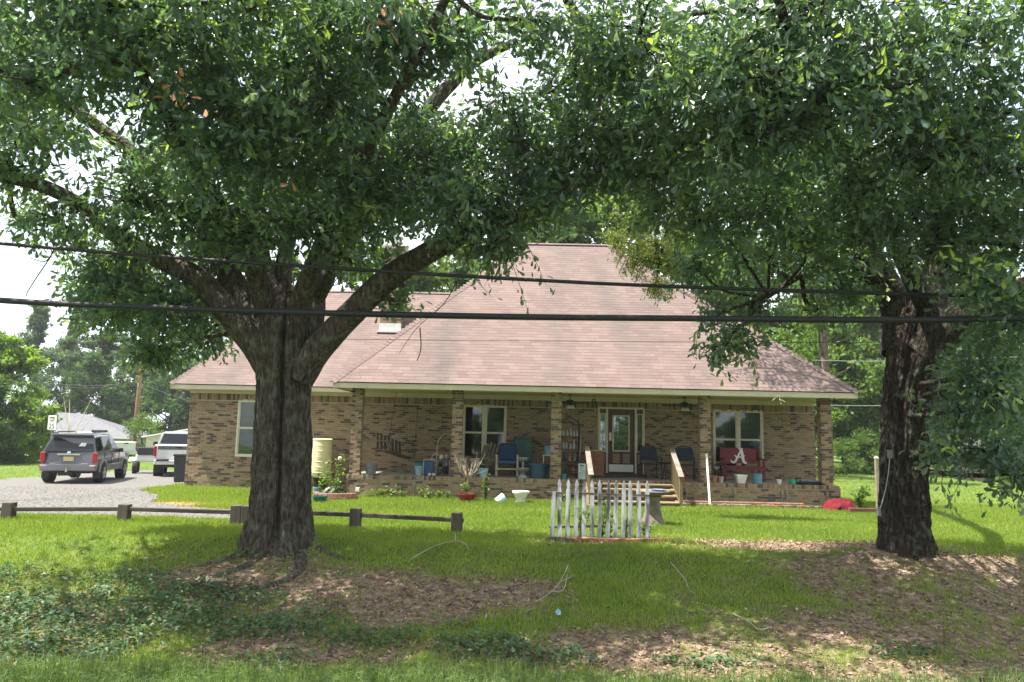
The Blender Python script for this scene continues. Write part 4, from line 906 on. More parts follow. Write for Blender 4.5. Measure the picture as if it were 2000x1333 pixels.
# ground ivy
x, y, z = scatter(150000, -10, 6, 8, 12.4, lambda x, y: m_ivy(x, y)*.34)
n = len(x); q = np.stack([x, y, z+.02+.16*rng.random(n)**1.5*noise(x, y, 3, 3, 2)*1.6], -1); d = rand_dir(n); d[:, 2] = d[:, 2]*.4-.1; up = rand_dir(n)*.5; up[:, 2] += 1
ln = rng.uniform(.035, .075, n); V, F, T = leaf_geo(q, d, up, ln, ln*.85, np.clip(.3+.5*noise(x, y, 6, 2, 2)+rng.normal(size=n)*.2, 0, 1))
prop(link('ground_ivy', npmesh('ground_ivy', V, F, tone=T), IVYM), 'dark green ivy and weeds covering the bank', 'ground cover', kind='stuff')
# fallen leaves
x, y, z = scatter(170000, -8.5, 10.5, 8, 14.6, lambda x, y: np.clip(m_bare(x, y)*.36+.012+.03*m_ivy(x, y), 0, 1)*(np.abs(x) < y*.72+1))
n = len(x); q = np.stack([x, y, z+.008+.02*rng.random(n)], -1); d = rand_dir(n); d[:, 2] *= .35; up = rand_dir(n)*.45; up[:, 2] += 1
ln = rng.uniform(.03, .075, n); V, F, T = leaf_geo(q, d, up, ln, ln*rng.uniform(.4, .6, n), np.clip(rng.normal(.42, .24, n), 0, 1), 'quad')
prop(link('fallen_leaves', npmesh('fallen_leaves', V, F, tone=T), LITT), 'brown fallen oak leaves over the bare soil', 'leaves', kind='stuff')
# loose stones of the driveway
x, y, z = scatter(22000, -18, -4, 15.2, 26, lambda x, y: m_drive(x, y)*1.0)
n = len(x); r_ = rng.uniform(.008, .022, n); c = np.stack([x, y, z+.012], -1)
tet = np.array([[1, 0, 0], [-.5, .87, 0], [-.5, -.87, 0], [0, 0, .8]]); th = rng.uniform(0, 6.28, n)
rt = np.stack([np.stack([np.cos(th), -np.sin(th), 0*th], -1), np.stack([np.sin(th), np.cos(th), 0*th], -1), np.stack([0*th, 0*th, 1+0*th], -1)], 1)
V = c[:, None]+np.einsum('nij,kj->nki', rt, tet)*r_[:, None, None]
F = (np.array([[0, 1, 3], [1, 2, 3], [2, 0, 3]])[None]+4*np.arange(n)[:, None, None]).reshape(-1, 3)
prop(link('gravel', npmesh('gravel', V.reshape(-1, 3), F, tone=np.repeat(rng.random(n), 4)), tone_mat('gravel_stone', [(0, (.09, .08, .07)), (.5, (.16, .15, .135)), (1, (.27, .255, .235))], .9, 0, grain=.05)), 'loose pale gravel on the driveway', 'gravel', kind='stuff')

# ================================================================ trees further off
BGL = [leaf_mat('far_leaf_'+nm, st, trans=.4, rough=.55, spec=.3) for nm, st in (
    ('deep', [(0, (.04, .08, .032)), (.5, (.065, .12, .042)), (1, (.11, .17, .055))]),
    ('bright', [(0, (.055, .10, .022)), (.5, (.095, .16, .032)), (1, (.15, .22, .045))]),
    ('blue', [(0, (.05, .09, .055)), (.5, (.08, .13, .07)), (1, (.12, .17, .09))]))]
def far_tree_meshes(h, rw, base, nl, leaf, seed, pine=False, bush=False):
    rg = np.random.default_rng(seed); nb = 26 if not pine else 34
    tp = smooth_path([(0, 0, -.5, .024*h), (0, 0, h*.15, .018*h), (rg.normal()*.02*h, rg.normal()*.02*h, h*.5, .012*h), (rg.normal()*.03*h, rg.normal()*.03*h, h*.93, .003*h)], 20)
    TV_, TF_ = bark_tube(tp, 12, ridge=.1, seed=seed); Vs = [TV_]; Fs = [TF_]; n = len(TV_); cs = []; rs = []
    for k in range(nb):
        f = rg.random(); zc = h*(base+(1-base)*f); prof = math.sin(PI*min(1, .12+.86*f))**.7 if not pine else (1.05-f)*.8+.1
        if bush: prof = (1-f*f)**.5
        a = rg.uniform(0, 2*PI); rr = rw*prof*rg.uniform(.25, .8); c = np.array([math.cos(a)*rr, math.sin(a)*rr, zc+rg.normal()*.03*h]); cs.append(c); rs.append(rw*rg.uniform(.28, .48)*(.5+.5*prof))
        t0 = tp[np.argmin(np.abs(tp[:, 2]-(zc-.12*h)))]
        bp = smooth_path([(*t0[:3], t0[3]*.5), (*((t0[:3]+c)/2+rg.normal(size=3)*.2), t0[3]*.35), (*c, .02)], 6); bv, bf = bark_tube(bp, 5, ridge=0); Vs.append(bv); Fs.append(bf+n); n += len(bv)
    cs = np.array(cs); rs = np.array(rs); ci = rg.integers(0, nb, nl); u = rg.normal(size=(nl, 3)); u /= np.linalg.norm(u, axis=1, keepdims=True); u *= rg.random((nl, 1))**.45
    # finer sprays within each limb's mass
    g = rg.normal(size=(nb*14, 3)); g /= np.linalg.norm(g, axis=1, keepdims=True); g *= rg.random((nb*14, 1))**.4; sub = cs.repeat(14, 0)+g*rs.repeat(14)[:, None]*np.array([1, 1, .62])
    si = rg.integers(0, nb*14, nl); pos = sub[si]+u*rs[si//14][:, None]*.34*np.array([1, 1, .7])
    d = rg.normal(size=(nl, 3)); d[:, 2] -= .3; up = rg.normal(size=(nl, 3))*.8; up[:, 2] += .7
    ln = leaf*rg.uniform(.6, 1.3, nl); tn = np.clip(.35+.25*rg.normal(size=nb*14)[si]+rg.normal(size=nl)*.1, 0, 1)
    v, f_, t = leaf_geo(pos, d, up, ln, ln*.55, tn, 'quad')
    return npmesh('trunk', np.concatenate(Vs), np.concatenate(Fs), smooth=True), npmesh('crown', v, f_, tone=t)
FT = [far_tree_meshes(14, 4.6, .10, 16000, .36, 1), far_tree_meshes(15, 4.2, .14, 16000, .36, 2), far_tree_meshes(12, 4.8, .12, 16000, .36, 3), far_tree_meshes(17, 3.0, .45, 9000, .34, 4, True), far_tree_meshes(7, 3.4, .02, 24000, .24, 5, bush=True), far_tree_meshes(2.2, 1.5, .02, 3500, .11, 6)]
def far_tree(name, label, cat, kind, X_, Y_, sc, leafm, group=None, bark=BARK2, zs=1.0):
    o = empty(name, label, cat, (X_, Y_, gz(X_, Y_)), random.uniform(0, 6.28), group); o.scale = (sc, sc, sc*zs)
    t = link('trunk', FT[kind][0], None, o); c = link('crown', FT[kind][1], None, o); c['kind'] = 'stuff'
    for ob, mt in ((t, bark), (c, leafm)):
        if not ob.data.materials: ob.data.materials.append(None)
        ob.material_slots[0].link = 'OBJECT'; ob.material_slots[0].material = mt
    return o
ORD = ['first', 'second', 'third', 'fourth', 'fifth', 'sixth', 'seventh', 'eighth', 'ninth', 'tenth', 'eleventh', 'twelfth']
def pxX(px, Yd): return PX(px, Yd, 2.0)
PINEB = bark_mat('pine_bark', (.05, .035, .025), (.13, .095, .07), (.22, .17, .13), 8)
far_tree('bushy_tree', 'rounded bright green tree at the left edge behind the driveway', 'tree', 4, pxX(8, 47), 47, 1.06, leaf_mat('sun_painted_leaf', [(0, (.09, .15, .03)), (.5, (.15, .23, .04)), (1, (.21, .30, .06))], trans=.5))  # sunlit brightness put into leaf colour; the visible side faces away from the sun
far_tree('bushy_tree', 'lower spreading green bush beside the rounded tree, hiding a parked car', 'bush', 4, pxX(-40, 44), 44, .75, BGL[0])
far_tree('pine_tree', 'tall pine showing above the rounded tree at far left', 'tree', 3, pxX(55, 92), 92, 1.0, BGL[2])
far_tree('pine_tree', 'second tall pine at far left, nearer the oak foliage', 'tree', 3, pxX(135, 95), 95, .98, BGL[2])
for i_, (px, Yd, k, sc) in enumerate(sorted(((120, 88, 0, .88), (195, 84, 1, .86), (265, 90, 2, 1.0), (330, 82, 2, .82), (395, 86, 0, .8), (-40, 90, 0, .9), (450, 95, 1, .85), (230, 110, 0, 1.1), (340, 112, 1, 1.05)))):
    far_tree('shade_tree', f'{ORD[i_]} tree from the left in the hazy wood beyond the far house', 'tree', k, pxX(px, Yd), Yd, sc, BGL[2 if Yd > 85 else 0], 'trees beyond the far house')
far_tree('shrub', 'narrow green shrub at the foot of the utility pole', 'shrub', 5, pxX(282, 64), 64, 1.5, BGL[1])
for i_, (px, Yd, k, sc) in enumerate(sorted(((520, 44, 0, .85), (640, 46, 1, .9), (760, 43, 2, 1.0), (880, 47, 0, 1.0), (1010, 44, 1, 1.0), (1110, 46, 2, 1.3), (1190, 44, 0, 1.25), (1360, 48, 1, 1.05), (1470, 45, 2, 1.1)))):
    far_tree('yard_tree', f'{ORD[i_]} from the left of the sunlit trees rising behind the roof', 'tree', k, pxX(px, Yd), Yd, sc, BGL[1] if k != 1 else BGL[0], 'trees behind the house')
for i_, (px, Yd, k, sc) in enumerate(sorted(((1570, 56, 0, 1.0), (1660, 62, 1, 1.1), (1740, 54, 2, 1.05), (1830, 60, 0, 1.15), (1930, 55, 1, 1.05), (2040, 58, 2, 1.2), (1700, 75, 0, 1.3), (1880, 78, 2, 1.4), (2160, 62, 0, 1.1), (1790, 88, 1, 1.4), (1610, 84, 2, 1.3), (1985, 72, 0, 1.2)))):
    far_tree('wood_tree', f'{ORD[i_]} tree from the left in the wood beyond the lawn', 'tree', k, pxX(px, Yd), Yd, sc, BGL[(k+1) % 2], 'trees in the wood beyond the lawn')
for i_, (px, Yd, sc) in enumerate(sorted(((1645, 50, 1.0), (1690, 52, 1.3), (1600, 52, 1.1), (1740, 49, .9), (1850, 50, 1.2), (1900, 48, 1.0), (1960, 50, 1.3), (2030, 48, 1.2)))):
    far_tree('undergrowth_shrub', f'{ORD[i_]} pale green shrub from the left along the edge of the wood', 'shrub', 5, pxX(px, Yd), Yd, sc, BGL[1], 'shrubs along the edge of the wood')
# the tall bare pine trunk behind the right end of the roof
po = empty('slender_pine_tree', 'tall straight pine with a bare trunk behind the roof corner', 'tree', (pxX(1616, 38), 38, 0))
q = P(1616, 715, 38)
pp = smooth_path([(0, 0, -.2, .27), (-.02, 0, 3, .25), (-.08, 0, 7, .22), (-.2, 0, 12, .18), (-.3, 0, 16, .12)], 40); v, f = bark_tube(pp, 16, ridge=.1, seed=9)
link('trunk', npmesh('trunk', v, f, smooth=True), PINEB, po)
for zz, s_, L in ((4.2, -1, 1.4), (5.0, 1, 1.6), (6.6, 1, 1.8), (9, -1, 2)):
    bp = smooth_path([(0, 0, zz, .05), (s_*L*.5, 0, zz+.25, .04), (s_*L, .1, zz+.8, .015)], 8); v, f = bark_tube(bp, 6, ridge=0); link('stub', npmesh('stub', v, f, smooth=True), PINEB, po)
crn = link('crown', FT[3][1], None, po, (-.3, 0, 2)); crn['kind'] = 'stuff'; crn.material_slots[0].link = 'OBJECT'; crn.material_slots[0].material = BGL[0]
# trees on the other side of the road, behind the viewer (seen in the window panes)
for k, (xx, yy, kk, sc) in enumerate(((-21, -24, 4, .95), (-14.5, -22, 4, .9), (-8.5, -23, 4, 1.0), (-2.5, -22, 4, .9), (3.5, -23, 4, 1.0), (9.5, -22, 4, .95), (15.5, -23, 4, 1.0), (21.5, -24, 4, .95))):
    far_tree('roadside_tree', 'tree across the road behind the viewer, mirrored in the window panes', 'tree', kk, xx, yy, sc, BGL[k % 2], 'trees across the road')

# ================================================================ wires
CABLE = mat('black_cable', (.012, .012, .013), .6, .3, 20, .2)
def cable(name, label, pts, r, n=60):
    rows = [(*P(*q), r) for q in pts]; pth = smooth_path(rows, n); v, f = bark_tube(pth, 8, ridge=0)
    return prop(link(name, npmesh(name, v, f, smooth=True), CABLE), label, 'cable')
cable('telephone_cable', 'thick black cable bundle strung low across both oak trunks', [(-500, 548, 10), (0, 587, 10), (300, 601, 10), (600, 611, 10), (1000, 619, 10), (1300, 622, 10), (1885, 624, 10), (2500, 600, 10)], .041)
cable('power_cable', 'thinner black cable strung above the thick bundle', [(-500, 425, 10.5), (0, 476, 10.5), (450, 511, 10.5), (1000, 545, 10.5), (1340, 561, 10.5), (1850, 577, 10.5), (2500, 590, 10.5)], .026)
cable('thin_wire', 'thin wire crossing in front of the roof below the cable bundle', [(-400, 640, 13.5), (0, 651, 13.5), (300, 657, 13.5), (700, 663, 13.5), (1300, 668, 13.5), (1800, 668, 13.5), (2400, 655, 13.5)], .0045)
for i, (a, b, lb) in enumerate((((90, 750), (266, 750), 'upper sagging wire running left from the utility pole'), ((90, 753), (266, 746), 'lower sagging wire running left from the utility pole'))):
    cable('sagging_wire', lb, [(a[0]-200, a[1]-6, 64), (a[0], a[1], 64), ((a[0]+b[0])/2, a[1]+4+2*i, 64), (b[0], b[1], 64.5)], .03, 30)
cable('pole_wire', 'grey wire running right from the utility pole behind the house', [(264, 746, 64.5), (330, 770, 60), (420, 800, 56), (600, 830, 50)], .025, 30)
for i, (yy, lb) in enumerate(((706, 'upper pale wire between the roof corner and the right oak'), (793, 'lower pale wire between the porch column and the right oak'))):
    o = cable('pale_wire', lb, [(1585, yy-2, 30), (1700, yy, 30), (1850, yy-4, 30), (2100, yy-12, 30)], .011, 20); o.data.materials[0] = mat('pale_wire', (.28, .28, .27), .5, .1)
up_ = empty('utility_pole', 'brown wooden utility pole beyond the parked vehicles', 'pole', (pxX(264, 65), 65, gz(pxX(264, 65), 65)))
POLEW = mat('pole_wood', (.20, .115, .065), .9, .3, 4, .4, 30, stretch=(1, 1, .1))
MB().tube([(0, 0, 0), (.05, 0, 4), (.12, 0, 9.5)], [.19, .17, .13], 10).build('shaft', POLEW, up_, smooth=True)
MB().bar((.12, -1.1, 8.9), (.12, 1.1, 8.9), .12, .1).build('crossarm', POLEW, up_)
MB().bar((.07, -.14, 5.8), (.07, -.14, 6.1), .12, .1).build('terminal_box', mat('grey_box', (.3, .3, .3), .5, .1), up_)

# ================================================================ low rail fence
FW_ = mat('fence_post_wood', (.075, .062, .048), .9, .35, 6, .5, 40, stretch=(1, 1, .15)); FR_ = mat('fence_rail_wood', (.055, .046, .036), .9, .4, 5, .5, 40, stretch=(.15, 1, 1))
fence = empty('rail_fence', 'low weathered timber rail fence behind the massive oak', 'fence', (-5, 14.6, 0))
def fpos(px, py):
    yy = np.arange(6.5, 30, .01); d = FWD + RIGHT*((px-1000)/FPX) - UP*((py-666.5)/FPX)
    xx = d.x*yy/d.y; zz = CAM_H+d.z*yy/d.y; g_ = gh(xx, yy); k = int(np.argmax(zz <= g_+.001))
    return Vector((xx[k], yy[k], g_[k]))
fx = [Vector((P(-210, 1000, 14.7).x, 14.75, 0)), Vector((P(14, 1000, 14.7).x, 14.75, 0)), Vector((P(243, 1000, 14.8).x, 14.8, 0)), Vector((P(463, 1000, 14.7).x, 14.7, 0)), Vector((P(484, 1000, 14.68).x, 14.68, 0)), Vector((P(695, 1000, 14.55).x, 14.55, 0)), Vector((P(893, 1000, 14.25).x, 14.25, 0))]
for v in fx: v.z = gz(v.x, v.y)
hts = [.30, .30, .32, .37, .36, .37, .36]
for k, v in enumerate(fx):
    b = v-fence.location; th = R(random.uniform(-2, 2))
    MB().box((b.x, b.y, b.z+hts[k]/2-.1), (.20, .17, hts[k]+.2), Matrix.Rotation(th, 3, 'Y')).build('post', FW_, fence, bevel=.012)
for a, b, ha, hb in ((0, 1, .20, .17), (1, 2, .17, .23), (2, 3, .23, .24), (4, 5, .27, .25), (5, 6, .25, .23)):
    A = fx[a]+Vector((0, 0, ha))-fence.location; B = fx[b]+Vector((0, 0, hb))-fence.location; d = (B-A).normalized()
    MB().bar(A+d*.08, B+d*(.12 if b == 6 else -.08), .10, .075).build('rail', FR_, fence, bevel=.012)

# ================================================================ picket fence section
PK = empty('picket_fence', 'short run of peeling white pickets standing alone in the lawn', 'fence', (1.45, 13.75, 0))
def peel_mat():
    mt, n, b = _new('peeling_white'); x = _noise(n, 9, 8, stretch=(1, 1, .22)); y_ = _noise(n, 30, 5, stretch=(1, 1, .15))
    r1 = _ramp(n, x.outputs['Fac'], [(.36, (.11, .105, .10)), (.44, (.28, .285, .295)), (.52, (.45, .47, .49)), (.7, (.60, .61, .61))])
    n.links.new(r1.outputs[0], b.inputs['Base Color']); b.inputs['Roughness'].default_value = .85; _bump(n, b, y_.outputs['Fac'], .5, .01); return mt
PEEL = peel_mat()
pkx = [1085, 1093, 1109, 1124, 1139, 1155, 1171, 1186, 1201, 1216, 1232, 1248, 1264]
pkx = [1078, 1093, 1108, 1124, 1140, 1156, 1171, 1187, 1202, 1217, 1232, 1248, 1264]
for k, px in enumerate(pkx):
    yd = 13.75; b = P(px, 1050, yd); top = P(px, 960 if k == 0 else 935+k*.35, yd).z; g0 = gz(b.x, yd); H_ = top-g0
    w2 = .036*random.uniform(.92, 1.08)
    if k == 0: pl = [(-w2, -.1), (w2, -.1), (w2, H_-.01), (.008, H_), (-w2, H_-.015)]
    else: pl = [(-w2, -.1), (w2, -.1), (w2, H_-.20), (w2*.55, H_-.155), (w2*.98, H_-.105), (w2*.55, H_-.05), (0, H_), (-w2*.55, H_-.05), (-w2*.98, H_-.105), (-w2*.55, H_-.155), (-w2, H_-.20)]
    MB().prism(pl, .02, Matrix.Translation((b.x-PK.location.x, yd-PK.location.y-.01, g0)) @ Matrix.Rotation(R(random.uniform(-1.5, 1.5)), 4, 'Y') @ Matrix.Rotation(R(random.uniform(-3, 3)), 4, 'X')).build('picket', PEEL, PK)
a = P(1072, 1030, 13.79); b = P(1180, 1028, 13.79); MB().bar((a.x-PK.location.x, .045, a.z), (b.x-PK.location.x, .045, b.z), .06, .035).build('rail', WOODG, PK)
a = P(1068, 962, 13.79); b = P(1268, 968, 13.79); MB().bar((a.x-PK.location.x, .045, a.z), (b.x-PK.location.x, .045, b.z), .055, .03).build('rail', WOODG, PK)
# edging bricks below the pickets
ed = empty('brick_edging', 'row of half-buried red edging bricks along the foot of the picket fence', 'edging', (1.45, 13.4, 0))
REDB = mat('red_brick', (.21, .095, .065), .9, .35, 8, .4, 40)
for k in range(22):
    xx = -.92+k*.09; yy = .02*math.sin(k); MB().box((xx, yy, gz(1.45+xx, 13.4+yy)+.03), (.084, .12, .09), Matrix.Rotation(R(random.uniform(-6, 6)), 3, 'Z') @ Matrix.Rotation(R(random.uniform(-8, 8)), 3, 'X')).build('brick', REDB if k > 4 else WOODG, ed, bevel=.008)
# vine in the pickets
def plant(name, label, cat, loc, h, spread, nst, nl, leaf, mt, group=None, tilt=.25, tone=(.3, .9), stemr=.006):
    o = empty(name, label, cat, loc, group=group); sm = MB(); pos = []; dr = []
    for k in range(nst):
        a = rng.uniform(0, 6.28); e = np.array([math.cos(a)*spread*rng.random(), math.sin(a)*spread*rng.random(), h*rng.uniform(.6, 1)])
        mid = e*.5+np.array([rng.normal()*tilt*.1, rng.normal()*tilt*.1, .05]); pp_ = smooth_path([(0, 0, -.02, stemr), (*mid, stemr*.7), (*e, stemr*.3)], 7)
        sm.tube([q[:3] for q in pp_], [q[3] for q in pp_], 5)
        for j in range(nl): f_ = rng.uniform(.2, 1); i = min(6, int(f_*7)); pos.append(pp_[i, :3]+rng.normal(size=3)*.02); dv = rng.normal(size=3); dv[2] = dv[2]*.4+.25; dr.append(dv)
    sm.build('stems', mt, o)
    pos = np.array(pos); n_ = len(pos); upv = rng.normal(size=(n_, 3))*.4; upv[:, 2] += 1; ln_ = leaf*rng.uniform(.6, 1.2, n_)
    v, f, t = leaf_geo(pos, np.array(dr), upv, ln_, ln_*.55, rng.uniform(tone[0], tone[1], n_))
    lo = link('foliage', npmesh('foliage', v, f, tone=t), mt, o); lo['kind'] = 'stuff'
    return o
VINE = leaf_mat('vine_leaf', [(0, (.05, .10, .02)), (.5, (.09, .16, .035)), (1, (.17, .24, .05))], trans=.4)
for px, h, sp, ns, lb in ((1135, .62, .18, 8, 'yellow-green vine climbing the fourth picket'), (1175, .75, .15, 7, 'bright vine behind the middle of the picket fence'), (1190, .6, .12, 7, 'pale leafy vine up the eighth picket'), (1222, .5, .16, 7, 'dark green weed between the right-hand pickets'), (1262, .28, .14, 8, 'tuft of long weed at the last picket')):
    plant('vine', lb, 'vine', (P(px, 1040, 13.9).x, 13.88, gz(P(px, 1040, 13.9).x, 13.88)), h, sp, ns, 13, .075, VINE, 'weeds in the picket fence')
# mailbox-like pedestal: tapered stump with a slab and a glass dish
pd = P(1275, 1022, 16.4); pd = Vector((pd.x, 16.4, gz(pd.x, 16.4)))
st = empty('bird_bath', 'grey pedestal with a slab and blue dish behind the picket fence', 'bird bath', pd)
STONE = mat('mossy_stone', (.16, .135, .11), .95, .35, 6, .5, 30)
MB().lathe([(.26, -.05), (.25, .06), (.20, .14), (.165, .3), (.15, .48), (.165, .55), (.20, .58)], n=18).build('pedestal', STONE, st, smooth=True)
MB().lathe([(.10, .58), (.30, .62), (.36, .68), (.35, .70), (.28, .69)], n=20).build('basin', STONE, st, smooth=True)
dsh = empty('glass_dish', 'small shiny blue dish lying on the stone bird bath', 'dish', pd+Vector((.12, 0, .69))); MB().lathe([(.05, 0), (.16, .02), (.17, .035), (.14, .03)], n=16).build('bowl', mat('blue_glass', (.25, .4, .6), .1, .1, spec=.8), dsh, smooth=True)

# ================================================================ porch steps and rails
SX0, SX1 = PX(1150, 21, .3), PX(1322, 21, .3)
steps = empty('porch_steps', 'wooden porch steps with sloping handrails behind the picket fence', 'steps', ((SX0+SX1)/2, YP, 0))
TREAD = mat('step_wood', (.24, .175, .095), .85, .3, 5, .4, 40, stretch=(.15, 1, 1)); RAILW = mat('rail_wood', (.15, .115, .055), .85, .25, 5, .4, 40, stretch=(1, 1, .2)); CAPW = mat('cap_wood', (.19, .165, .135), .9, .25, 6, .4, 40)
hw = (SX1-SX0)/2; NS = 4
for k in range(NS):
    z = (ZF-.03)*(k+1)/(NS+.0)-.02*(k == NS-1); y0 = -.30*(NS-k)
    if k < NS: MB().span((-hw+.05, y0-.03, z-.045), (hw-.05, y0+.28, z)).build('tread', TREAD, steps, bevel=.006)
    MB().span((-hw+.06, y0, z-.045-.10), (hw-.06, y0+.02, z-.046)).build('riser', BRICK, steps)
for s_ in (-1, 1):
    xx = s_*hw
    MB().bar((xx, -1.25, .0), (xx, .02, ZF-.03), .05, .22, up=(1, 0, 0)).build('stringer', RAILW, steps)
    MB().span((xx-.04, -1.20, -.1), (xx+.04, -1.12, .80)).build('post', RAILW, steps, bevel=.005)
    MB().span((xx-.04, -.10, ZF-.3), (xx+.04, -.02, ZF+.94)).build('post', RAILW, steps, bevel=.005)
    MB().bar((xx, -1.26, .80), (xx, -.0, ZF+.90), .14, .035, up=(0, 0, 1)).build('handrail', CAPW, steps, bevel=.005)
    for k in range(6):
        yy = -1.0+k*.16; z0_ = .05+(yy+1.25)*.45; z1_ = .80+(yy+1.26)*.55-.03
        MB().span((xx-.018, yy-.018, z0_), (xx+.018, yy+.018, z1_)).build('baluster', RAILW, steps)

# ================================================================ porch: fixed and hanging things
def it(px, Yd, z=ZF): return Vector((PX(px, Yd, z), Yd, z))
def fan(px, lb):
    o = empty('ceiling_fan', lb, 'ceiling fan', (PX(px, 22.9, 2.7), 22.9, CEIL), group='porch ceiling fans')
    MB().lathe([(.06, -.04), (.065, 0)], n=14).build('canopy', BLACKM, o, smooth=True); MB().tube([(0, 0, 0), (0, 0, -.16)], .012, 8).build('downrod', BLACKM, o)
    MB().lathe([(.04, -.32), (.10, -.30), (.12, -.24), (.11, -.18), (.04, -.15)], n=16).build('motor', BLACKM, o, smooth=True)
    for k in range(5):
        a = k*2*PI/5+.4; M = Matrix.Rotation(a, 4, 'Z') @ Matrix.Translation((0, 0, -.26)) @ Matrix.Rotation(R(12), 4, 'X')
        b = MB(); b.add([M @ Vector(v) for v in ((.12, -.03, 0), (.2, -.055, 0), (.62, -.07, 0), (.65, 0, 0), (.62, .07, 0), (.2, .055, 0), (.12, .03, 0))]+[M @ Vector(v) for v in ((.12, -.03, .01), (.2, -.055, .01), (.62, -.07, .01), (.65, 0, .01), (.62, .07, .01), (.2, .055, .01), (.12, .03, .01))], [(6, 5, 4, 3, 2, 1, 0), (7, 8, 9, 10, 11, 12, 13)]+[(i, (i+1) % 7, (i+1) % 7+7, i+7) for i in range(7)]); b.build('blade', mat('dark_blade', (.035, .025, .02), .5, .2), o)
    for k in range(3):
        a = k*2*PI/3; MB().lathe([(.02, 0), (.05, -.03), (.065, -.09), (.06, -.10)], (math.cos(a)*.08, math.sin(a)*.08, -.32), 12).build('lamp_shade', mat('frosted_glass', (.6, .6, .55), .4, .05), o, smooth=True)
fan(1113, 'black ceiling fan beside the third porch column'); fan(1337, 'black ceiling fan beside the fourth porch column')
for px, lb in ((690, 'small dark security camera under the left end of the porch eave'), (1630, 'small dark security camera under the right end of the porch eave')):
    o = empty('security_camera', lb, 'camera', (PX(px, 21.6, 3.0), 21.6, 3.0)); MB().tube([(0, 0, .04), (0, 0, -.03)], .02, 8).build('bracket', BLACKM, o); MB().tube([(0, .06, -.06), (0, -.10, -.08)], .04, 12).build('body', BLACKM, o, smooth=True); MB().tube([(0, -.101, -.08), (0, -.115, -.082)], .032, 12).build('lens', mat('lens_black', (.01, .01, .012), .1, .1), o)
wc = empty('wind_chime', 'dark wind chime hanging beside the front door', 'wind chime', (PX(1160, 23.4, 2.8), 23.4, CEIL))
MB().tube([(0, 0, 0), (0, 0, -.1)], .004, 5).build('cord', BLACKM, wc); MB().lathe([(.07, -.11), (.07, -.095)], n=14).build('disc', BLACKM, wc)
for k in range(6): a = k*PI/3; MB().tube([(.055*math.cos(a), .055*math.sin(a), -.11), (.055*math.cos(a), .055*math.sin(a), -.30-.02*k)], .008, 6).build('chime', BLACKM, wc)
ws = empty('wind_spinner', 'pale cross of dry sticks hanging from the porch eave near the right column', 'ornament', P(1522, 760, 21.25))
for a, b in (((0, 0, 0), (.01, 0, -.32)), ((0, 0, -.18), (-.2, 0, -.33)), ((.01, 0, -.30), (.16, 0, -.36)), ((.01, 0, -.32), (.05, 0, -.42))): MB().tube([a, ((a[0]+b[0])/2, .02, (a[2]+b[2])/2+.015), b], .009, 5).build('stick', mat('pale_stick', (.5, .45, .33), .8, .2), ws)
# blade-like wall clutter: outlet boxes on the porch base
for px, w_, h_, lb in ((737, .10, .0, None), (808, .07, .22, 'grey outlet box on the porch base left of the red planter'), (1434, .07, .2, 'grey outlet box on the porch base below the red bench'), (1527, .07, .2, 'first of two grey conduits on the porch base right of the bench'), (1536, .05, .2, 'second of two grey conduits on the porch base right of the bench'), (1021, .07, .2, 'grey outlet box on the porch base above the white urn'), (1340, .06, .2, 'grey outlet box on the porch base beside the steps'), (1615, .05, .2, 'grey outlet box on the porch base near its right end')):
    if not lb: continue
    o = empty('outlet_box', lb, 'outlet', (PX(px, YP, .3), YP-.02, .12)); MB().span((-w_/2, -.045, .2), (w_/2, -.002, .2+.11)).build('cover', mat('grey_plastic', (.22, .22, .21), .5, .1), o, bevel=.005); MB().tube([(0, -.02, -.1), (0, -.02, .2)], .012, 8).build('conduit', mat('grey_plastic', (.22, .22, .21), .5, .1), o)

# ================================================================ porch furniture and clutter
def pot(name, label, loc, rt, rb, h, mt, soil=True, cat='pot', group=None, square=False):
    o = empty(name, label, cat, loc, group=group); n = 4 if square else 20; k = 1.3 if square else 1; rz_ = PI/4 if square else 0
    MB().lathe([(rb*k, 0), (rt*.94*k, h*.86), (rt*k, h*.87), (rt*k, h), (rt*.9*k, h), (rt*.86*k, h*.80)], n=n, cap=False).add([(rb*k*math.cos(2*PI*j/n), rb*k*math.sin(2*PI*j/n), .002) for j in range(n)], [tuple(range(n))]).build('bowl', mt, o, smooth=not square, rot=(0, 0, rz_))
    if soil: MB().lathe([(.001, h*.80), (rt*.86*k, h*.81)], n=n, cap=False).build('soil', mat('potting_soil', (.05, .035, .025), .95, .3, 20, .4), o, rot=(0, 0, rz_))
    return o
TEAL = mat('teal_plastic', (.045, .13, .135), .5, .15); LBLUE = mat('pale_blue_plastic', (.19, .29, .32), .5, .12); BLUE = mat('blue_plastic', (.02, .055, .14), .45, .15); DTEAL = mat('dark_teal_plastic', (.012, .05, .075), .45, .2)
GREYP = mat('grey_pot', (.17, .16, .17), .6, .15); TERRA = mat('terracotta', (.33, .14, .07), .8, .2); WHITEP = mat('white_plastic', (.72, .70, .62), .5, .08); PALEW = mat('pale_wood', (.45, .38, .27), .8, .2)
o = pot('flower_pot', 'grey pot on a green saucer beside the first porch column', it(724, 21.95), .19, .13, .33, GREYP)
MB().lathe([(.22, .0), (.26, .03), (.25, .035), (.2, .015)], n=18).build('saucer', mat('green_saucer', (.03, .22, .17), .5, .15), o, smooth=True)
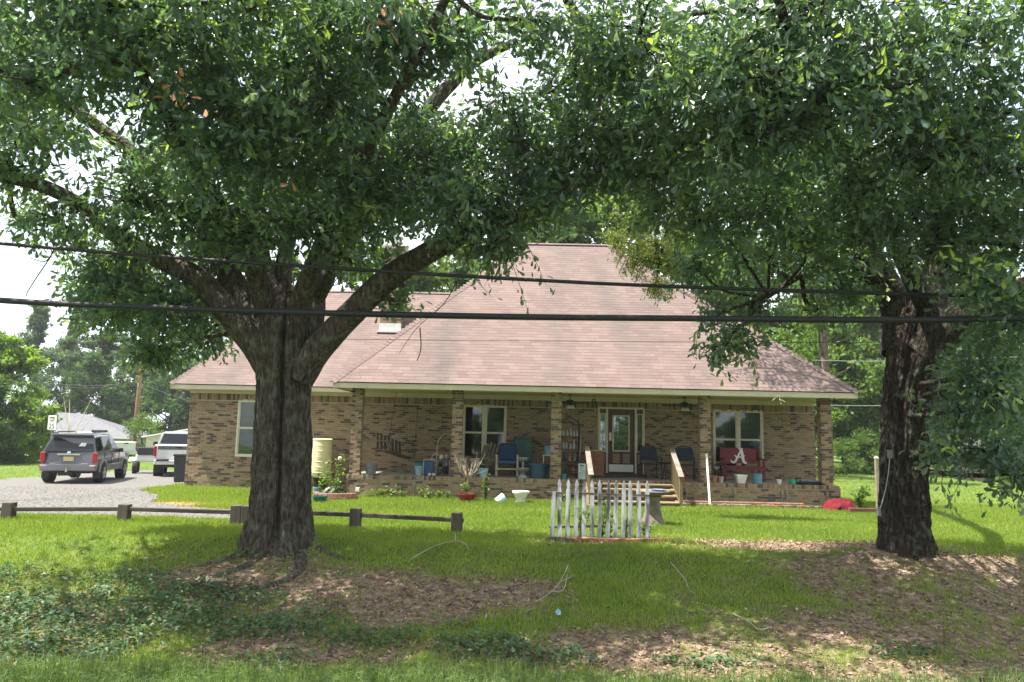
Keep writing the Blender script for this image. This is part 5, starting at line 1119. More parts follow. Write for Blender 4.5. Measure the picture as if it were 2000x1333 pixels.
# porch swing hanging askew
sw = empty('porch_swing', 'weathered wooden porch swing hanging crooked from chains', 'swing', it(772, 23.3, 1.15), rot=(0, R(14), R(55)))
for k in range(4): MB().span((-.55, -.22+k*.12, 0), (.55, -.12+k*.12, .022)).build('seat_slat', WOODG, sw)
for k in range(7): MB().bar((-.5+k*.165, .27, .02), (-.5+k*.165, .42, .52), .10, .018, up=(0, 1, 0)).build('back_slat', WOODG, sw)
for s_ in (-1, 1):
    MB().bar((s_*.56, -.28, .26), (s_*.56, .36, .26), .07, .03).build('armrest', WOODG, sw); MB().bar((s_*.56, -.24, 0), (s_*.56, -.24, .26), .05, .04).build('arm_support', WOODG, sw)
    MB().tube([(s_*.58, -.2, .26), (s_*.5, 0, 1.9)], .006, 5).build('chain', BLACKM, sw)
pot('bucket', 'pale blue bucket at the left of the porch clutter', it(818, 22.0), .12, .09, .27, LBLUE, False, 'bucket')
o = empty('storage_tote', 'teal tote standing behind the pale blue bucket', 'tote', it(820, 22.5)); MB().box((0, 0, .18), (.30, .26, .36), taper=1.08).build('body', TEAL, o, bevel=.02); MB().span((-.18, -.16, .36), (.18, .16, .40)).build('lid', DTEAL, o, bevel=.01)
o = empty('cooler', 'upright blue cooler between the bucket and the wire rack', 'cooler', it(838, 22.1)); MB().box((0, 0, .2), (.26, .24, .40)).build('body', BLUE, o, bevel=.02); MB().span((-.14, -.13, .40), (.14, .13, .43)).build('lid', BLUE, o, bevel=.01); MB().tube([(-.15, -.14, 0), (-.15, -.14, .46), (.15, -.14, .46), (.15, -.14, .40)], .01, 6).build('handle', PALEW, o)
o = empty('wire_rack', 'small metal rack full of oddments beside the second porch column', 'rack', it(865, 22.2))
for sx in (-.19, .19):
    for sy in (-.12, .12): MB().tube([(sx, sy, 0), (sx, sy, .46)], .012, 6).build('post', mat('old_steel', (.4, .38, .34), .4, .2, metal=.5), o)
for z in (.05, .26, .46): MB().span((-.20, -.13, z), (.20, .13, z+.012)).build('shelf', BLACKM, o)
for k, (x_, z_, r_, mt_) in enumerate(((-.1, .062, .07, TEAL), (.08, .062, .08, BLACKM), (-.08, .272, .06, BLACKM), (.1, .272, .07, GREYP), (-.05, .472, .06, PALEW), (.1, .472, .07, GREYP))):
    q = it(865, 22.2)+Vector((x_, 0, z_)); oo = empty('jar', ['teal jar on the bottom shelf of the wire rack', 'black jar on the bottom shelf of the wire rack', 'small black jar on the middle shelf of the wire rack', 'grey jar on the middle shelf of the wire rack', 'pale jar on top of the wire rack', 'grey jar on top of the wire rack'][k], 'jar', q)
    MB().lathe([(r_*.7, 0), (r_, r_*.5), (r_*.95, r_*1.4), (r_*.6, r_*1.9), (r_*.65, r_*2.1)], n=12).build('body', mt_, oo, smooth=True)
HOSE = mat('pale_hose', (.42, .37, .24), .6, .15)
o = empty('garden_hoop', 'tall pale hoop of bent hose behind the second porch column', 'hoop', it(870, 23.0)); MB().tube([(-.28+.56*(1-math.cos(PI*i/16))/2, 0, .75+.45*math.sin(PI*i/16)) if 0 < i < 16 else (-.28 if i == 0 else .28, 0, .0) for i in range(17)], .014, 7).build('arch', HOSE, o, smooth=True)
o = empty('garden_hoop', 'low pale hoop of bent hose over the blue cooler', 'hoop', it(850, 22.4)); MB().tube([(-.12+.24*(1-math.cos(PI*i/12))/2, 0, .46+.17*math.sin(PI*i/12)) if 0 < i < 12 else (-.12 if i == 0 else .12, 0, .0) for i in range(13)], .012, 7).build('arch', HOSE, o, smooth=True)
for px, r_, mt_, lb in ((839, .055, PALEW, 'pale round ornament on the porch edge'), (847, .06, HOSE, 'coil of pale rope on the porch edge')):
    o = empty('ornament', lb, 'ornament', it(px, 21.85)); MB().lathe([(.02, 0), (r_, r_*.6), (r_*.8, r_*1.3), (.01, r_*1.7)], n=12).build('body', mt_, o, smooth=True)
# adirondack chair
ad = empty('adirondack_chair', 'slatted wooden adirondack chair in front of the centre window', 'chair', it(942, 23.2), R(-28)); ADW = mat('chair_wood', (.16, .125, .085), .8, .25, 6, .3, 40)
for k in range(5): MB().bar((-.22+k*.11, .22, .28), (-.24+k*.12, .52, .98-.05*abs(k-2)), .09, .018, up=(0, 1, 0)).build('back_slat', ADW, ad)
for k in range(5): MB().bar((-.27, -.3+k*.12, .36-k*.03), (.27, -.3+k*.12, .36-k*.03), .10, .02).build('seat_slat', ADW, ad)
for s_ in (-1, 1):
    MB().bar((s_*.34, -.36, .54), (s_*.34, .34, .54), .13, .022).build('armrest', ADW, ad); MB().bar((s_*.30, -.32, 0), (s_*.30, -.32, .53), .04, .09).build('leg', ADW, ad); MB().bar((s_*.28, -.34, .34), (s_*.28, .45, .03), .03, .10).build('rear_leg', ADW, ad)
pot('planter', 'pale teal pot with a dark spiky plant below the adirondack chair', it(944, 22.0), .14, .10, .26, mat('pale_teal', (.20, .36, .38), .5, .12))
plant('spiky_plant', 'dark spiky plant growing in the pale teal pot', 'plant', it(944, 22.0)+Vector((0, 0, .21)), .34, .06, 7, 5, .12, BGL[0])
# blue armchair
bc = empty('armchair', 'blue padded armchair with pale wooden arms on the porch', 'chair', it(990, 22.9))
MB().box((0, 0, .40), (.54, .5, .12)).build('seat', BLUE, bc, bevel=.04); MB().box((0, .24, .70), (.52, .12, .52), Matrix.Rotation(R(-8), 3, 'X')).build('backrest', mat('blue_cushion', (.018, .045, .11), .9, .2), bc, bevel=.05)
for s_ in (-1, 1):
    MB().bar((s_*.31, -.28, .60), (s_*.31, .28, .60), .06, .035).build('armrest', PALEW, bc); MB().bar((s_*.31, -.26, 0), (s_*.31, -.26, .59), .045, .045).build('leg', PALEW, bc); MB().bar((s_*.29, .28, 0), (s_*.29, .28, .62), .045, .045).build('leg', PALEW, bc)
MB().bar((-.3, -.27, .22), (.3, -.27, .22), .04, .06, up=(0, 1, 0)).build('stretcher', PALEW, bc)
# teal hutch
hu = empty('screen_hutch', 'dark teal cabinet with screened doors against the porch wall', 'cabinet', it(1021, 23.85)); GT = mat('teal_paint', (.035, .075, .07), .6, .2)
MB().span((-.27, -.2, .35), (.27, .2, 1.12)).build('body', GT, hu, bevel=.006); MB().span((-.30, -.23, 1.12), (.30, .23, 1.17)).build('top', GT, hu, bevel=.006)
for s_ in (-1, 1):
    MB().span((s_*.135-.12, -.222, .40), (s_*.135+.12, -.205, 1.07)).build('door', mat('teal_paint_light', (.05, .11, .10), .6, .2), hu)
    for sy in (-.16, .16): MB().span((s_*.24-.025, sy-.025, 0), (s_*.24+.025, sy+.025, .35)).build('leg', GT, hu)
# two-tier fountain
fo = empty('garden_fountain', 'two-tier grey fountain in front of the blue armchair', 'fountain', it(1021, 22.1)); FST = mat('fountain_stone', (.20, .22, .21), .85, .2)
MB().lathe([(.15, 0), (.13, .06), (.07, .10), (.08, .16)], n=18).build('base', FST, fo, smooth=True); MB().lathe([(.06, .16), (.16, .20), (.20, .27), (.19, .285), (.14, .24)], n=20).build('basin', FST, fo, smooth=True)
MB().lathe([(.035, .24), (.03, .34), (.045, .46)], n=12).build('stem', FST, fo, smooth=True); MB().lathe([(.04, .46), (.12, .50), (.155, .56), (.15, .575), (.1, .53)], n=20).build('basin', FST, fo, smooth=True)
o = pot('tub', 'large dark teal tub left of the third porch column', it(1053, 22.15), .29, .26, .42, DTEAL, False, 'tub')
for s_ in (-1, 1): MB().tube([(s_*.28, -.06, .34), (s_*.34, 0, .36), (s_*.28, .06, .34)], .014, 6).build('handle', DTEAL, o)
o = empty('plant_stand', 'small wooden stand behind the dark tub', 'stand', it(1070, 23.0)); MB().span((-.17, -.15, .62), (.17, .15, .65)).build('top', PALEW, o); MB().span((-.15, -.13, .3), (.15, .13, .61)).build('drawer', mat('brown_drawer', (.10, .05, .03), .6, .2), o)
for sx in (-.14, .14):
    for sy in (-.12, .12): MB().span((sx-.015, sy-.015, 0), (sx+.015, sy+.015, .62)).build('leg', PALEW, o)
pot('bucket', 'blue-grey bucket on the wooden stand', it(1070, 23.0)+Vector((0, 0, .651)), .12, .095, .26, mat('steel_blue', (.12, .25, .33), .5, .1), False, 'bucket')
# baker's rack
br = empty('bakers_rack', 'tall black wire rack of ornaments beside the third porch column', 'rack', it(1112, 23.2))
for sx in (-.27, .27):
    for sy in (-.16, .16): MB().tube([(sx, sy, 0), (sx, sy, 1.72 if sy > 0 else 1.6)], .013, 6).build('post', BLACKM, br)
MB().tube([(-.27+.54*i/12, .16, 1.60+.16*math.sin(PI*i/12)) for i in range(13)], .012, 6).build('arch', BLACKM, br)
for i, z in enumerate((.12, .46, .82, 1.2)):
    MB().span((-.27, -.16, z), (.27, .16, z+.015)).build('shelf', BLACKM, br)
    for k in range(9): MB().tube([(-.24+.06*k, .16, z), (-.24+.06*k, .16, z+.28)], .004, 4).build('wire', BLACKM, br)
PORC = mat('white_porcelain', (.36, .38, .37), .35, .1)
nm = ['first', 'second', 'third', 'fourth', 'fifth']; lv = {.12: 'bottom', .46: 'lower', .82: 'middle', 1.2: 'top'}
for z, xs_, mt_ in ((1.2, (-.2, -.08, .02, .12, .21), PORC), (.82, (-.18, -.1, .02, .12), PORC), (.46, (-.16, .0, .14), None), (.12, (-.12, .1), None)):
    for k, xx in enumerate(xs_):
        hh_ = random.uniform(.14, .26); mm = mt_ or (BLUE, TERRA, GREYP)[k % 3]; rr = .035 if mt_ else .06
        oo = empty('figurine', f'{nm[k]} ornament from the left on the {lv[z]} shelf of the black wire rack', 'figurine', it(1112, 23.2)+Vector((xx, -.03, z+.0155)), group='ornaments on the wire rack')
        MB().lathe([(rr, 0), (rr*.8, hh_*.15), (rr*1.1, hh_*.4), (rr*.55, hh_*.68), (rr*.75, hh_*.82), (rr*.2, hh_)], n=10).build('body', mm, oo, smooth=True)
pot('flower_pot', 'small turquoise pot at the foot of the black wire rack', it(1100, 21.9), .09, .06, .15, mat('turquoise', (.05, .30, .30), .5, .1)); plant('seedling', 'small seedling in the turquoise pot', 'plant', it(1100, 21.9)+Vector((0, 0, .12)), .14, .08, 5, 4, .06, VINE)
o = empty('white_tote', 'stained white box with a hand hole standing on the porch', 'box', it(1136, 22.2)); MB().box((0, 0, .22), (.21, .2, .44)).build('body', mat('stained_white', (.45, .50, .48), .6, .3, 8, .2), o, bevel=.012); MB().span((-.045, -.106, .37), (.045, -.101, .40)).build('hand_hole', BLACKM, o)
o = empty('garden_tool', 'long-handled tool leaning beside the white box', 'tool', it(1129, 23.0)); MB().tube([(0, 0, 0), (.1, .3, 1.2)], .013, 6).build('handle', PALEW, o); MB().box((0, 0, .05), (.16, .02, .12)).build('blade', BLACKM, o)
wcb = empty('wood_cabinet', 'reddish-brown wooden cabinet beside the front door', 'cabinet', it(1163, 23.5)); CWD = mat('red_brown_wood', (.17, .07, .03), .5, .25, 5, .2, 30, stretch=(1, 1, .2))
MB().span((-.24, -.2, .04), (.24, .2, .78)).build('body', CWD, wcb, bevel=.006); MB().span((-.28, -.23, .78), (.28, .23, .81)).build('top', PALEW, wcb, bevel=.006); MB().span((-.22, -.216, .62), (.22, -.202, .75)).build('drawer', mat('red_brown_drawer', (.20, .085, .035), .5, .2), wcb, bevel=.004)
for s_ in (-1, 1): MB().span((s_*.112-.105, -.216, .08), (s_*.112+.105, -.202, .59)).build('door', mat('red_brown_drawer', (.20, .085, .035), .5, .2), wcb, bevel=.004)
for k, (xx, hh_, lb) in enumerate(((-.15, .12, 'dark figurine at the left on the wooden cabinet'), (.0, .36, 'tall thin bottle on the wooden cabinet'), (.16, .16, 'white candle on the wooden cabinet'))):
    oo = empty('ornament', lb, 'ornament', it(1163, 23.5)+Vector((xx, 0, .811))); MB().lathe([(.04, 0), (.045, hh_*.4), (.015, hh_*.7), (.018, hh_)], n=10).build('body', (BLACKM, GREYP, WHITEP)[k], oo, smooth=True)
# black metal chairs
def mchair(px, Yd, lb, rz):
    c = empty('metal_chair', lb, 'chair', it(px, Yd), rz, 'black metal porch chairs')
    MB().tube([(-.26, .22, 0), (-.26, .2, .45), (-.25, .26, .85), (-.18, .28, .96), (0, .29, .99), (.18, .28, .96), (.25, .26, .85), (.26, .2, .45), (.26, .22, 0)], .016, 8).build('back_frame', BLACKM, c, smooth=True)
    MB().box((0, .26, .74), (.46, .015, .40), Matrix.Rotation(R(-6), 3, 'X')).build('backrest', mat('navy_mesh', (.015, .025, .045), .8, .2), c)
    MB().box((0, -.02, .44), (.50, .46, .03)).build('seat', mat('navy_mesh', (.015, .025, .045), .8, .2), c, bevel=.01)
    for s_ in (-1, 1):
        MB().tube([(s_*.26, -.24, 0), (s_*.26, -.24, .6), (s_*.26, -.18, .65), (s_*.26, .22, .65)], .016, 8).build('front_leg', BLACKM, c, smooth=True)
mchair(1271, 23.3, 'black metal chair just right of the front door', R(8)); mchair(1338, 23.0, 'black metal chair behind the step handrail near the fourth column', R(-8))
o = empty('side_table', 'low dark round table between the two black metal chairs', 'table', it(1304, 23.4)); MB().lathe([(.28, .46), (.29, .48), (.28, .5)], n=20).build('top', BLACKM, o)
for k in range(3): MB().tube([(.22*math.cos(k*2.1), .22*math.sin(k*2.1), 0), (.12*math.cos(k*2.1), .12*math.sin(k*2.1), .46)], .014, 6).build('leg', BLACKM, o)
o = empty('red_lantern', 'small red lantern at the foot of the step handrail', 'lantern', it(1334, 21.9)); MB().lathe([(.07, 0), (.08, .04), (.06, .08), (.06, .2), (.07, .22), (.02, .28)], n=12).build('body', mat('faded_red', (.35, .03, .04), .5, .2), o, smooth=True); MB().tube([(-.06, 0, .2), (-.05, 0, .32), (.05, 0, .32), (.06, 0, .2)], .006, 5).build('handle', BLACKM, o)
# leaning white pole
a = P(1380, 888, YP-.10); b = P(1387, 993, 20.95); o = empty('white_pole', 'white plastic pole leaning against the porch by the fourth column', 'pole', (b.x, b.y, 0))
MB().tube([(0, 0, gz(b.x, b.y)), (a.x-b.x, a.y-b.y, a.z)], .03, 12).build('pipe', WHITEP, o, smooth=True); MB().tube([(a.x-b.x, a.y-b.y, a.z-.05), (a.x-b.x-.002, a.y-b.y+.001, a.z+.02)], .036, 12).build('cap', WHITEP, o)
# red bench with the letter
be = empty('red_bench', 'dark red wooden bench with a white script letter A', 'bench', it(1450, 23.2)); RB = mat('crimson_paint', (.16, .012, .022), .55, .25, 5, .15)
MB().box((-.02, .22, .74), (1.02, .03, .46), Matrix.Rotation(R(-7), 3, 'X')).build('backrest', RB, be, bevel=.006)
for k in range(4): MB().span((-.56, -.25+k*.115, .42), (.56, -.145+k*.115, .445)).build('seat_slat', RB, be)
MB().span((-.55, -.262, .33), (.55, -.252, .42)).build('apron', RB, be)
for s_ in (-1, 1):
    for yy, hh_ in ((-.22, .64), (.22, .98 if s_ < 0 else .95)): MB().span((s_*.57-.03, yy-.03, 0), (s_*.57+.03, yy+.03, hh_)).build('leg', RB, be)
    MB().span((s_*.57-.045, -.28, .64), (s_*.57+.045, .19, .67)).build('armrest', RB, be)
# emblem: bold script A with a curled left foot and a cross-stroke
def stroke(pts, ws):
    L = []; Rr = []
    for i, (x_, z_) in enumerate(pts):
        x2, z2 = pts[min(i+1, len(pts)-1)]; x1_, z1_ = pts[max(i-1, 0)]; tx, tz = x2-x1_, z2-z1_; l_ = math.hypot(tx, tz); nx_, nz_ = -tz/l_, tx/l_
        L.append((x_+nx_*ws[i]/2, z_+nz_*ws[i]/2)); Rr.append((x_-nx_*ws[i]/2, z_-nz_*ws[i]/2))
    return L+Rr[::-1]
Ms = Matrix.Translation((-.04, .160, .50)) @ Matrix.Rotation(R(-7), 4, 'X')
em = MB()
em.prism(stroke([(.07, .44), (.10, .30), (.12, .16), (.14, .06), (.19, .02), (.24, .04)], [.09, .085, .085, .08, .06, .02]), .008, Ms)
em.prism(stroke([(.08, .44), (.03, .33), (-.04, .20), (-.10, .08), (-.17, .03), (-.23, .06), (-.24, .12)], [.05, .05, .055, .06, .06, .045, .02]), .008, Ms @ Matrix.Translation((0, -.001, 0)))
em.prism(stroke([(-.13, .26), (-.09, .21), (0, .20), (.10, .20), (.18, .25)], [.02, .045, .04, .04, .02]), .008, Ms @ Matrix.Translation((0, -.002, 0)))
em.prism(stroke([(-.02, .455), (.06, .45), (.13, .455)], [.02, .04, .02]), .008, Ms @ Matrix.Translation((0, -.003, 0)))
eo = em.build('emblem', WHITEP, be); eo['label'] = 'white script letter A'; eo['kind'] = 'stuff'
pot('flower_pot', 'terracotta pot at the foot of the fourth porch column', it(1393, 21.9), .12, .085, .2, TERRA)
pot('flower_pot', 'pale pot between the terracotta pot and the red bench', it(1408, 21.95), .085, .06, .17, mat('stone_pot', (.40, .37, .32), .8, .15))
o = empty('folding_stool', 'dark folding stool behind the terracotta pot', 'stool', it(1401, 23.0))
MB().span((-.2, -.18, .44), (.2, .18, .47)).build('seat', mat('dark_canvas', (.03, .04, .045), .9, .2), o)
for s_ in (-1, 1): MB().bar((-.19, s_*.16, 0), (.19, s_*.16, .44), .025, .025).build('leg', BLACKM, o); MB().bar((.19, s_*.13, 0), (-.19, s_*.13, .44), .025, .025).build('leg', BLACKM, o)
pot('planter', 'white square planter on the porch edge below the red bench', it(1447, 21.9), .16, .10, .24, WHITEP, True, 'planter', square=True)
pot('bucket', 'blue speckled bucket right of the white square planter', it(1480, 21.95), .13, .115, .27, mat('speckled_blue', (.10, .25, .33), .5, .4, 25), False, 'bucket')
pot('flower_pot', 'small cream pot alone on the right of the porch edge', it(1522, 21.9), .08, .045, .13, WHITEP)
o = empty('seed_tray', 'long black plant tray on the porch edge by the right column', 'tray', it(1576, 21.95)); MB().box((0, 0, .045), (.66, .26, .09), taper=1.06).build('tray', BLACKM, o, bevel=.01); MB().box((.05, 0, .11), (.5, .2, .05)).build('sacks', mat('grey_sack', (.16, .17, .19), .8, .3), o, bevel=.02)
o = empty('green_watering_can', 'green plastic watering can at the end of the black tray', 'watering can', it(1548, 21.85)); MB().lathe([(.08, 0), (.09, .05), (.07, .13), (.05, .15)], n=14).build('body', mat('green_plastic', (.02, .25, .12), .45, .15), o, smooth=True); MB().tube([(.07, 0, .05), (.2, 0, .13)], [.025, .012], 8).build('spout', mat('green_plastic', (.02, .25, .12), .45, .15), o); MB().tube([(-.08, 0, .04), (-.13, 0, .1), (-.05, 0, .16)], .01, 6).build('handle', mat('green_plastic', (.02, .25, .12), .45, .15), o)

# ================================================================ in front of the porch
bt = empty('rain_barrel', 'tall cream plastic barrel on a black stand by the house wall', 'barrel', (PX(628, 23.4, .8), 23.4, 0)); CREAM = mat('cream_plastic', (.70, .62, .36), .45, .12, 2, .1, 20)
MB().lathe([(.24, .42), (.275, .46), (.285, .7), (.28, .95), (.29, 1.0), (.285, 1.25), (.285, 1.45), (.28, 1.50)], n=28).build('body', CREAM, bt, smooth=True); MB().lathe([(.29, 1.50), (.295, 1.52), (.295, 1.55), (.26, 1.57)], n=28).build('lid', CREAM, bt, smooth=True)
MB().lathe([(.17, 0), (.19, .2), (.235, .41)], n=20).build('stand', BLACKM, bt, smooth=True); MB().tube([(0, -.28, .52), (0, -.34, .5)], .02, 8).build('tap', BLACKM, bt)
for i in range(6): MB().lathe([(.2862+.0, .55+.16*i), (.291, .565+.16*i), (.2862, .58+.16*i)], n=28, cap=False).build('rib', CREAM, bt)
def gpos(px, Yd): xx = PX(px, Yd, .1); return Vector((xx, Yd, gz(xx, Yd)))
bd = empty('brick_bed', 'low round flower bed edged with red bricks below the barrel', 'flower bed', gpos(655, 20.6))
for k in range(22):
    a = k*2*PI/22; MB().box((.55*math.cos(a), .42*math.sin(a), .05), (.15, .09, .10), Matrix.Rotation(a+PI/2, 3, 'Z') @ Matrix.Rotation(R(random.uniform(-10, 10)), 3, 'X')).build('brick', REDB, bd, bevel=.008)
    MB().box((.52*math.cos(a+.1), .40*math.sin(a+.1), .145), (.15, .09, .085), Matrix.Rotation(a+PI/2+.1, 3, 'Z')).build('brick', mat('pink_brick', (.30, .15, .12), .9, .3), bd, bevel=.008) if k > 9 else None
MB().lathe([(.001, .10), (.5, .06)], n=20, cap=False).build('soil', mat('potting_soil', (.05, .035, .025), .95, .3, 20, .4), bd)
pot('bowl_planter', 'dark green bowl in the grass before the brick flower bed', gpos(625, 19.6), .20, .13, .17, mat('green_bowl', (.02, .11, .09), .5, .2)); pot('planter', 'pale blue pot beside the barrel stand', gpos(620, 21.4), .13, .09, .26, LBLUE)
for k, (px, h, lb) in enumerate(((640, 1.0, 'tall leafy plant in front of the cream barrel'), (662, 1.15, 'tall leafy plant right of the cream barrel'), (655, .45, 'leafy plant growing in the brick flower bed'), (628, .4, 'leafy plant in the pale blue pot by the barrel'))):
    g = gpos(px, (21.2, 22.6, 20.6, 21.4)[k]); g.z += (0, 0, .08, .2)[k]; plant('garden_plant', lb, 'plant', g, h, .2, 6, 12, .11, VINE, 'plants around the barrel')
fl = empty('white_flower', 'single white rose bloom on a stem right of the barrel', 'flower', gpos(661, 22.3)); MB().tube([(0, 0, 0), (.03, 0, .5), (0, 0, .98)], .006, 5).build('stem', VINE, fl); MB().lathe([(.01, .96), (.05, .99), (.06, 1.04), (.03, 1.08)], n=10).build('bloom', WHITE, fl, smooth=True)
for k, (px, lb) in enumerate(((648, 'first half-buried black and white tyre beside the flower bed'), (660, 'second half-buried black and white tyre beside the flower bed'))):
    o = empty('tyre', lb, 'tyre', gpos(px, 21.0), R(25+15*k)); t = MB()
    for i in range(18):
        a = 2*PI*i/18; b = 2*PI*(i+1)/18; t.tube([(.21*math.cos(a), 0, .06+.21*math.sin(a)), (.21*math.cos(b), 0, .06+.21*math.sin(b))], .055, 8, False)
    t.build('tread', mat('painted_tyre', (.03, .03, .03), .7, .3, 6, .2, col2=(.55, .55, .52)), o, smooth=True)
o = empty('solar_light', 'small white solar light before the left end of the porch', 'lamp', gpos(698, 20.9)); MB().tube([(0, 0, 0), (0, 0, .22)], .012, 6).build('stake', GREYP, o); MB().span((-.05, -.05, .2), (.05, .05, .31)).build('lamp', WHITEP, o, bevel=.01)
for k, (px, h, sp) in enumerate(sorted(((720, .26, .25), (748, .24, .2), (765, .36, .16), (824, .36, .2), (838, .24, .15), (785, .22, .18), (858, .22, .15), (876, .22, .14), (740, .2, .2), (1200, .3, .2), (1100, .25, .2)))):
    plant('weed', f'{ORD[k]} low weed from the left against the porch base', 'weed', gpos(px, 21.3), h, sp, 6, 9, .085, VINE, 'weeds along the porch base')
rp = pot('bowl_planter', 'red bowl planter with a leafless shrub before the porch', gpos(912, 20.9), .26, .16, .22, mat('red_plastic', (.2, .022, .02), .5, .2))
sh = empty('bare_shrub', 'leafless grey shrub growing in the red bowl', 'shrub', gpos(912, 20.9)+Vector((0, 0, .17))); GRY = mat('grey_twig', (.33, .28, .22), .9, .25)
MB().tube([(0, 0, 0), (.01, 0, .25), (0, 0, .48)], [.03, .025, .02], 7).build('stem', GRY, sh)
for k in range(20):
    a = rng.uniform(0, 6.28); r_ = rng.uniform(.12, .38); e = Vector((math.cos(a)*r_, math.sin(a)*r_, .48+rng.uniform(.18, .5))); m_ = Vector((e.x*.6, e.y*.6, .48+(e.z-.48)*.35)); b = MB().tube([(0, 0, .44), m_, e], [.014, .009, .003], 5)
    for j in range(3): f_ = rng.normal(size=3)*.08; b.tube([m_+(e-m_)*.4*j, e+Vector(f_)+Vector((0, 0, .05))], [.006, .002], 4)
    b.build('branch', GRY, sh)
plant('leafy_seedling', 'yellow-green sprout at the foot of the leafless shrub', 'plant', gpos(912, 20.9)+Vector((0, 0, .17)), .3, .14, 7, 7, .11, VINE)
o = plant('climbing_plant', 'tall pale climbing plant before the porch right of the red bowl', 'plant', gpos(948, 21.1), .72, .07, 9, 13, .10, VINE, stemr=.01)
o = empty('tipped_pot', 'pale blue pot lying on its side in the grass', 'pot', gpos(976, 20.8)+Vector((0, 0, .08)), rot=(R(0), R(62), R(25))); MB().lathe([(.09, -.12), (.12, .10), (.13, .10), (.13, .13), (.11, .13), (.10, .08)], n=18).build('bowl', mat('sky_plastic', (.45, .68, .72), .5, .1), o, smooth=True)
o = empty('urn_planter', 'white urn planter in the grass before the porch', 'planter', gpos(1017, 20.85)); MB().lathe([(.13, 0), (.14, .05), (.12, .09), (.16, .18), (.19, .26), (.23, .27), (.235, .32), (.19, .33), (.18, .27)], n=24, cap=False).build('bowl', WHITEP, o, smooth=True); MB().lathe([(.001, .27), (.18, .275)], n=20, cap=False).build('soil', mat('potting_soil', (.05, .035, .025), .95, .3, 20, .4), o)
# red tarp heap, edging stones at the right
tp_ = gpos(1640, 20.9); rg = np.random.default_rng(3); u = np.linspace(-1, 1, 26); v_ = np.linspace(-1, 1, 18); U, W = np.meshgrid(u, v_)
hz = .27*np.clip(1-(np.abs(U)**2.2+np.abs(W)**2.5), 0, 1)**.6*(.75+.5*noise(U*2, W*2, 3, 1.3, 3))+.30*np.abs(noise(U*5+.8*W, W*4, 1, 1, 2)-.5)*np.clip(1-U*U*W*W, 0, 1); ix = np.arange(U.size).reshape(U.shape)
to = link('red_tarp', npmesh('red_tarp', np.stack([U*.44+.06*W, W*.3, hz], -1).reshape(-1, 3), np.stack([ix[:-1, :-1], ix[:-1, 1:], ix[1:, 1:], ix[1:, :-1]], -1).reshape(-1, 4), smooth=True), mat('red_tarp', (.13, .010, .016), .8, .3, 5, .3, spec=.15), None, tp_); prop(to, 'crumpled red tarp heaped at the right corner of the porch', 'tarp')
eg = empty('stone_border', 'low border of red and dark stones along the right half of the porch base', 'border', gpos(1480, 20.95))
for k in range(34):
    xx = PX(1336+k*8.6, 20.95, .1)-eg.location.x; MB().box((xx, random.uniform(-.03, .03), .05), (random.uniform(.10, .15), .12, random.uniform(.07, .12)), Matrix.Rotation(R(random.uniform(-15, 15)), 3, 'Z') @ Matrix.Rotation(R(random.uniform(-8, 8)), 3, 'Y')).build('stone', random.choice([REDB, STONE, STONE, mat('dark_stone', (.07, .05, .045), .9, .3)]), eg, bevel=.015)
    if k < 28: MB().box((xx, .14, .13), (.118, .1, .04)).build('coping', mat('pink_coping', (.34, .17, .13), .9, .25), eg, bevel=.006)
plant('leafy_shrub', 'small leafy shrub beside the red tarp at the porch corner', 'shrub', gpos(1680, 21.2), .62, .38, 10, 14, .15, VINE)
o = empty('wood_border', 'dark timber edging beside the shrub at the porch corner', 'edging', gpos(1690, 20.2)); MB().span((-.42, -.05, -.03), (.42, .05, .13)).build('timber', mat('red_brown_timber', (.12, .05, .04), .85, .3), o, bevel=.01)
# wooden post, socket box and cable on the right oak
q = gpos(1715, 20.5); o = empty('wood_post', 'tall pale wooden post standing left of the right oak', 'post', q); MB().span((-.04, -.04, -.2), (.04, .04, 1.40)).build('shaft', mat('old_post', (.26, .21, .15), .9, .25), o, bevel=.006); MB().box((0, 0, 1.43), (.10, .10, .06), taper=.3).build('cap', PALEW, o)
a = P(1738, 888, 12.2); o = empty('tree_socket', 'grey socket box with a dangling cable on the right oak trunk', 'socket', a); MB().span((-.03, -.03, -.06), (.03, .03, .07)).build('box', GREYP, o, bevel=.005)
pts = [P(*c)-a for c in ((1738, 895, 12.18), (1735, 925, 12.17), (1730, 955, 12.15), (1722, 985, 12.13), (1716, 1000, 12.12))]; MB().tube([(0, 0, -.05)]+pts, .007, 6).build('cord', mat('grey_cord', (.35, .35, .34), .5, .1), o, smooth=True); MB().box(pts[-1], (.05, .05, .12)).build('plug', GREYP, o)
